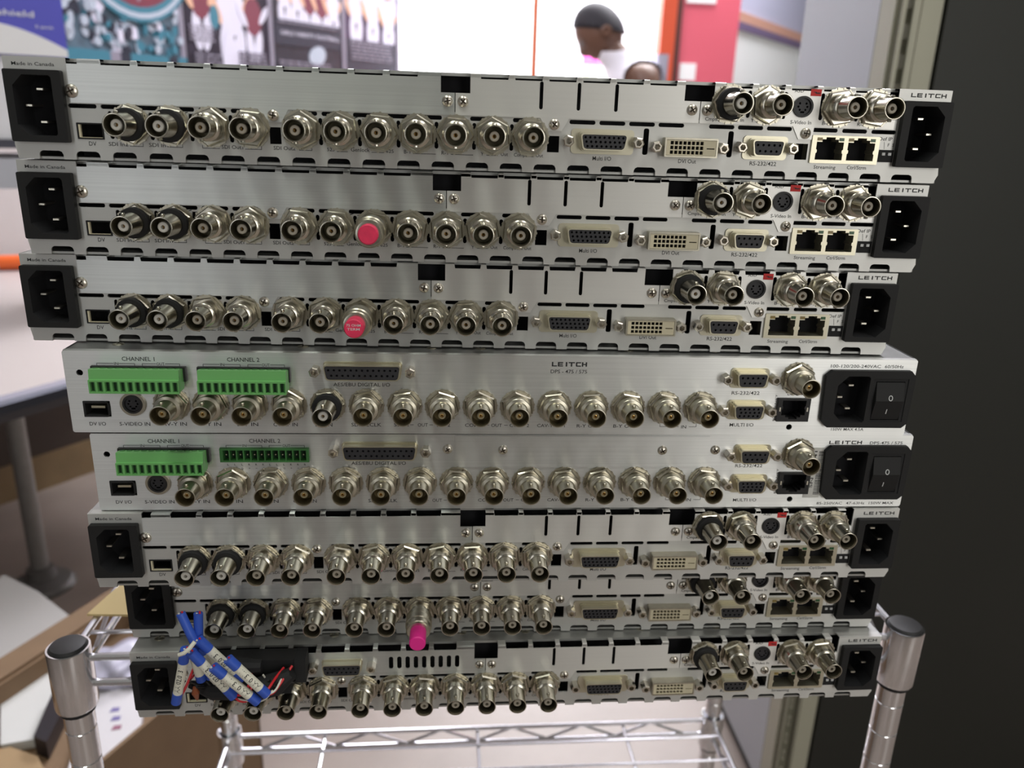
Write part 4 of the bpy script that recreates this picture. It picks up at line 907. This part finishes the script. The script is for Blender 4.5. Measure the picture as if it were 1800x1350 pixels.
# ---------------------------------------------------------------- person walking in the hall
def person():
    PX, PY = .70, 3.2
    pr = thing('person', 'person with short dark hair in a sleeveless white top, head bent, walking left', 'person', (PX, PY, 0))
    skin = mat('skin_brown', (.13, .062, .038), .5, noise=.06, nscale=20)
    J = {'pelvis': (.14, 0, .93, .13, .10), 'waist': (.115, 0, 1.06, .12, .10), 'chest': (.05, 0, 1.27, .15, .125), 'neckb': (-.01, 0, 1.43, .085, .075), 'neck': (-.055, 0, 1.48, .06, .058), 'headb': (-.075, 0, 1.51, .062, .06),
         'sh_l': (.06, -.165, 1.405, .062, .06), 'el_l': (.10, -.20, 1.12, .045, .045), 'wr_l': (-.06, -.20, .98, .032, .03), 'ha_l': (-.13, -.19, .965, .033, .018),
         'sh_r': (.06, .165, 1.405, .062, .06), 'el_r': (.02, .22, 1.11, .045, .045), 'wr_r': (-.14, .18, .99, .032, .03), 'ha_r': (-.21, .17, .98, .033, .018),
         'hip_l': (.13, -.09, .88, .095, .09), 'kn_l': (-.02, -.10, .50, .062, .062), 'an_l': (.02, -.10, .09, .042, .042), 'to_l': (-.14, -.10, .035, .036, .03),
         'hip_r': (.14, .09, .88, .095, .09), 'kn_r': (.17, .10, .49, .062, .062), 'an_r': (.36, .10, .11, .042, .042), 'to_r': (.24, .10, .035, .036, .03)}
    names = list(J); E_ = [('pelvis', 'waist'), ('waist', 'chest'), ('chest', 'neckb'), ('neckb', 'neck'), ('neck', 'headb'), ('chest', 'sh_l'), ('sh_l', 'el_l'), ('el_l', 'wr_l'), ('wr_l', 'ha_l'), ('chest', 'sh_r'), ('sh_r', 'el_r'), ('el_r', 'wr_r'), ('wr_r', 'ha_r'),
        ('pelvis', 'hip_l'), ('hip_l', 'kn_l'), ('kn_l', 'an_l'), ('an_l', 'to_l'), ('pelvis', 'hip_r'), ('hip_r', 'kn_r'), ('kn_r', 'an_r'), ('an_r', 'to_r')]
    def skinmesh(js, es, root, sub=2, grow=0.0):
        me = bpy.data.meshes.new('s'); ids = {n: i for i, n in enumerate(js)}
        me.from_pydata([J[n][:3] for n in js], [(ids[a], ids[b_]) for a, b_ in es], [])
        ob = bpy.data.objects.new('s', me); C.objects.link(ob); md = ob.modifiers.new('k', 'SKIN'); md.use_smooth_shade = True
        for i, n in enumerate(js): sv = me.skin_vertices[0].data[i]; sv.radius = (J[n][3] + grow, J[n][4] + grow); sv.use_root = (n == root)
        sd = ob.modifiers.new('d', 'SUBSURF'); sd.levels = sub; sd.render_levels = sub; bpy.context.view_layer.update()
        out = bpy.data.meshes.new_from_object(ob.evaluated_get(bpy.context.evaluated_depsgraph_get())); bpy.data.objects.remove(ob); return out
    body = skinmesh(names, E_, 'pelvis'); base_body = body.copy()
    # head: lathe-like ellipsoid shaped with face, bent forward; local frame faces -x
    bm = bmesh.new(); bm.from_mesh(body)
    hc = Vector((-.112, 0, 1.548)); tilt = Matrix.Rotation(math.radians(-38), 3, 'Y')
    hb = bmesh.new(); bmesh.ops.create_uvsphere(hb, u_segments=28, v_segments=20, radius=1.0)
    for v in hb.verts:
        x, y, z = v.co; sx, sy, sz = .098, .076, .118
        if z < -.1: k = 1 - .28 * min(1, (-z - .1)); sy *= k; sx *= (1 - .16 * min(1, -z - .1))
        q = Vector((x * sx, y * sy, z * sz))
        if x < -.75 and abs(y) < .28 and -.45 < z < .05: q.x -= .022 * (1 - abs(y) / .28) * (1 - abs(z + .22) / .3) if abs(z + .22) < .3 else 0
        if x < -.6 and .15 < abs(y) < .5 and -.02 < z < .22: q.x += .008
        if x < -.6 and abs(y) < .35 and -.62 < z < -.5: q.x -= .006
        if x < -.6 and abs(y) < .3 and z < -.78: q.x -= .012
        v.co = hc + tilt @ q
    hm = bpy.data.meshes.new('h'); hb.to_mesh(hm); hb.free(); bm.from_mesh(hm)
    for f in bm.faces: f.smooth = True
    bm.to_mesh(body); bm.free(); body.materials.clear(); body.materials.append(skin); bo = link('body', body, pr)
    for sy in (-1, 1):
        ear = MB().lathe([(.012, 0), (.022, .004), (.024, .012), (.014, .016), (.006, .008)], 14).mesh('ear', skin, 1.0)
        p = hc + tilt @ Vector((.012, sy * .075, -.008)); link('ear', ear, bo, p, (0, 0, 0) if sy < 0 else (0, 0, PI))
        ew = MB().lathe([(.001, 0), (.010, .003), (.009, .006), (.003, .009)], 12).mesh('eye', mat('eye_dark', (.06, .05, .05), .3), 1.0)
        p = hc + tilt @ Vector((-.085, sy * .033, .006)); link('eye', ew, bo, p, (0, 0, -PI / 2))
        # hand: palm grows five fingers
        h0 = Vector(J['ha_l' if sy < 0 else 'ha_r'][:3]); fb = MB()
        for k, (dy, Lf) in enumerate(((-.027, .062), (-.009, .074), (.009, .070), (.026, .054))):
            p0 = h0 + Vector((-.018, dy, -.004)); fb.tube([p0, p0 + Vector((-Lf * .5, dy * .1, -.008)), p0 + Vector((-Lf * .85, dy * .15, -.032)), p0 + Vector((-Lf * .9, dy * .15, -.045))], [.0095, .009, .008, .006], 8)
        p0 = h0 + Vector((.012, sy * -.028, -.002)); fb.tube([p0, p0 + Vector((-.02, -sy * .022, -.01)), p0 + Vector((-.045, -sy * .028, -.02))], [.011, .010, .007], 8)
        link('fingers', fb.mesh('fingers', skin, 1.0), bo)
    # close cropped hair cap over the top and back of the head
    hb = bmesh.new(); bmesh.ops.create_uvsphere(hb, u_segments=28, v_segments=20, radius=1.0)
    bmesh.ops.bisect_plane(hb, geom=hb.verts[:] + hb.edges[:] + hb.faces[:], plane_co=(0, 0, .10), plane_no=(.62, 0, .78), clear_inner=True)
    for v in hb.verts: q = Vector((v.co.x * .105, v.co.y * .083, v.co.z * .126)); v.co = hc + tilt @ q
    r_ = bmesh.ops.solidify(hb, geom=hb.faces[:], thickness=.008)
    for f in hb.faces: f.smooth = True
    hm = bpy.data.meshes.new('hair'); hb.to_mesh(hm); hb.free(); hm.materials.append(mat('hair_black', (.018, .016, .022), .7, bump=.6, bscale=220)); link('hair', hm, bo)
    def garment(name, cuts, drop, grow, m):
        """cloth shell grown off the body surface, trimmed by planes so that the hems are clean"""
        g = bmesh.new(); g.from_mesh(base_body)
        for co, no in cuts: bmesh.ops.bisect_plane(g, geom=g.verts[:] + g.edges[:] + g.faces[:], plane_co=co, plane_no=no, clear_outer=True)
        bmesh.ops.delete(g, geom=[f for f in g.faces if drop(f.calc_center_median())], context='FACES')
        g.normal_update()
        for v in g.verts: v.co += v.normal * grow
        for f in g.faces: f.smooth = True
        me = bpy.data.meshes.new(name); g.to_mesh(me); g.free(); me.materials.append(m); return link(name, me, pr)
    garment('sleeveless_top', [((0, 0, .985), (0, 0, -1)), ((0, 0, 1.475), (0, 0, 1)), ((0, .145, 0), (0, 1, 0)), ((0, -.145, 0), (0, -1, 0))], lambda c: False, .014, mat('shirt_white', (.80, .78, .84), .7))
    wr = [Vector(J[k][:3]) for k in ('wr_l', 'wr_r', 'ha_l', 'ha_r')]
    garment('trousers', [((0, 0, 1.0), (0, 0, 1)), ((0, 0, .10), (0, 0, -1))], lambda c: any((c - q).length < .095 for q in wr) or abs(c.y) > .195, .012, mat('trousers_navy', (.03, .035, .06), .8))
    shoe = mat('shoe_dark', (.03, .03, .03), .5)
    for q in ('l', 'r'):
        ax, ay, az = J['an_' + q][:3]; tx, ty, tz = J['to_' + q][:3]
        link('shoe', MB().tube([(ax + .045, ay, .045), (ax, ay, .055), ((ax + tx) / 2, ay, .048), (tx - .03, ay, .032), (tx - .06, ay, .028)], [.032, .052, .050, .042, .024], 12).mesh('shoe', shoe, 1.0), pr)
    # small grey shoulder pouch at the back
    link('shoulder_pouch', MB().box(.115, .160, -.12, .05, 1.24, 1.468).mesh('shoulder_pouch', mat('pouch_grey', (.42, .41, .50), .7), 1.0), pr, label='grey pouch worn on the back')
    return pr
person()

# ---------------------------------------------------------------- cartons and papers on the floor at the left, card on the cart
M['card'] = mat('cardboard', (.185, .115, .062), .75, noise=.12, nscale=25); M['paper'] = mat('paper', (.62, .60, .62), .6, noise=.03, nscale=6)
def polyprism(pts3, th, name, m, parent):
    """thin sheet through given 3-D corner points, thickness th along its normal (metres)"""
    p = [Vector(q) for q in pts3]; n = (p[1] - p[0]).cross(p[2] - p[0]).normalized() * th; k = len(p)
    b = MB(); b.add([tuple(q) for q in p] + [tuple(q + n) for q in p], [tuple(range(k)), tuple(range(k, 2 * k))[::-1]] + [(i, k + i, k + (i + 1) % k, (i + 1) % k) for i in range(k)])
    return link(name, b.mesh(name, m, 1.0), parent)
ux, vx = Vector((.434, .901, 0)), Vector((.901, -.434, 0)); f0 = Vector((-.552, .814, 0)); zr = FZ - .80
cb = thing('cardboard_box', 'open brown cardboard box with a pale flap on the floor left of the cart', 'box', (0, 0, 0))
c1, c2, c3, c4 = f0, f0 + vx * .25, f0 + vx * .25 - ux * .62, f0 - ux * .62
ctr = (c1 + c3) / 2; cb.location = ctr
def Q(v, z): q = v - ctr; return (q.x, q.y, z)
for a, b2_, nm in ((c1, c2, 'side_wall'), (c2, c3, 'side_wall'), (c3, c4, 'side_wall'), (c4, c1, 'side_wall')):
    polyprism([Q(a, 0), Q(b2_, 0), Q(b2_, zr), Q(a, zr)], .006, nm, M['card'], cb)
polyprism([Q(c1, .002), Q(c2, .002), Q(c3, .002), Q(c4, .002)], .004, 'bottom_panel', M['card'], cb)
polyprism([Q(c1, zr), Q(c1 - vx * .035, zr + .006), Q(c4 - vx * .035, zr + .006), Q(c4, zr)], .005, 'flap', M['card'], cb)
polyprism([Q(c4, zr), Q(c4 - ux * .13, zr - .03), Q(c3 - ux * .13, zr - .03), Q(c3, zr)], .005, 'flap', M['card'], cb)
def sheet(name, label, cat, pts, z, th, m, zt_=None):
    cx = sum(p[0] for p in pts) / len(pts); cy = sum(p[1] for p in pts) / len(pts)
    b = MB().prismz([(x - cx, y - cy) for x, y in pts], 0, th); o = link(name, b.mesh(name, m, 1.0), None, (cx, cy, z)); return tag(o, label, cat)
M['paperw'] = mat('paper_white_sheet', (.60, .60, .58), .6, noise=.05, nscale=15); M['lav'] = mat('lavender_film', (.42, .41, .50), .35, noise=.12, nscale=14, bump=.6, bscale=30)
M['dkfold'] = mat('folder_black', (.02, .016, .02), .4); M['tan'] = mat('tan_card', (.34, .23, .12), .7, noise=.06, nscale=30)
fill = thing('packing_stack', 'stack of brown card filling the open cardboard box', 'card stack', (ctr.x, ctr.y, .012))
def inset(a, k): return a + (ctr - a) * k
cc = [inset(c_, .05) - ctr for c_ in (c1, c2, c3, c4)]
for k in range(3):
    link('card_layer', MB().prismz([(q.x, q.y) for q in cc], .0 + k * .118, .117 + k * .118).mesh('card_layer', M['card'], 1.0), fill)
zf = .012 + .354
sheet('paper_sheets', 'white papers fanned in the cardboard box left of the cart post', 'paper', [(-.656, .599), (-.647, .629), (-.635, .654), (-.609, .664), (-.578, .585), (-.574, .523), (-.613, .514)], zf + .001, .014, M['paperw'])
sheet('black_folder', 'black folder leaning beside the white papers in the cardboard box', 'folder', [(-.568, .512), (-.583, .598), (-.570, .612), (-.556, .584), (-.547, .501)], zf + .001, .028, M['dkfold'])
dpts = [(-.543, .615), (-.506, .652), (-.456, .590), (-.437, .520), (-.475, .462), (-.505, .455)]
doc = thing('printed_document', 'large white printed sheet lying behind the left cart post', 'document', (-.48, .55, zf + .001))
link('sheet', MB().prismz([(x + .48, y - .55) for x, y in dpts], 0, .010).mesh('sheet', M['paper'], 1.0), doc)
for k, (sx_, sy_) in enumerate(((-.012, .030), (-.004, .012), (.004, -.006))): link('stamp_mark', MB().prismz([(sx_ - .006, sy_ - .004), (sx_ + .006, sy_ - .002), (sx_ + .005, sy_ + .006), (sx_ - .005, sy_ + .005)], .0101, .0106).mesh('stamp_mark', mat('stamp_ink', (.18, .15, .35) if k < 2 else (.3, .12, .18), .6), 1.0), doc)
bm = bmesh.new(); bmesh.ops.create_icosphere(bm, subdivisions=4, radius=1.0); rr_ = random.Random(9)
ph = [(rr_.uniform(3, 9), rr_.uniform(3, 9), rr_.uniform(0, 6)) for _ in range(5)]
for v in bm.verts:
    n_ = sum(math.sin(a * v.co.x + c_) * math.cos(b_ * v.co.y + c_ + v.co.z * 4) for a, b_, c_ in ph) * .05
    v.co = Vector((v.co.x * .052 * (1 + n_), v.co.y * .052 * (1 + n_), max(-.02, v.co.z * .022 * (1 + 2 * n_))))
for f in bm.faces: f.smooth = True
me = bpy.data.meshes.new('plastic_bag'); bm.to_mesh(me); bm.free(); me.materials.append(M['lav'])
tag(link('plastic_bag', me, None, (-.515, .672, zf + .021)), 'crumpled pale lavender plastic bag behind the left cart post', 'bag')
sheet('tan_offcut', 'light tan card offcut at the lower left picture corner', 'card', [(-.640, .500), (-.60, .512), (-.557, .494), (-.525, .455), (-.58, .40), (-.66, .42)], zf + .001, .012, M['tan'])
sheet('manila_card', 'small manila card lying on the cart shelf left of the lower rack units', 'card', [(-.246, .150), (-.258, .146), (-.2685, .098), (-.212, .095), (-.212, .15)], FZ - .35355, .0016, mat('manila', (.62, .47, .22), .6))
bx = thing('document_box', 'flat carton with pale grey lid, behind the open cardboard box near the table pedestal', 'box', (-.72, .80, 0))
zq = FZ - .80
base = [(-.80, .90), (-.717, .845), (-.622, .762), (-.667, .665), (-.82, .62)]
link('carton_body', MB().prismz([(x + .72, y - .80) for x, y in base], 0, zq - .012).mesh('carton_body', M['card'], 1.0), bx)
link('lid', MB().prismz([(x + .72, y - .80) for x, y in base], zq - .0115, zq - .006).mesh('lid', mat('pale_lid', (.40, .385, .37), .6), 1.0), bx, label='pale grey lid')
for o in C.objects:
    if o.name.split('.')[0] in STUFF: o['kind'] = 'stuff'
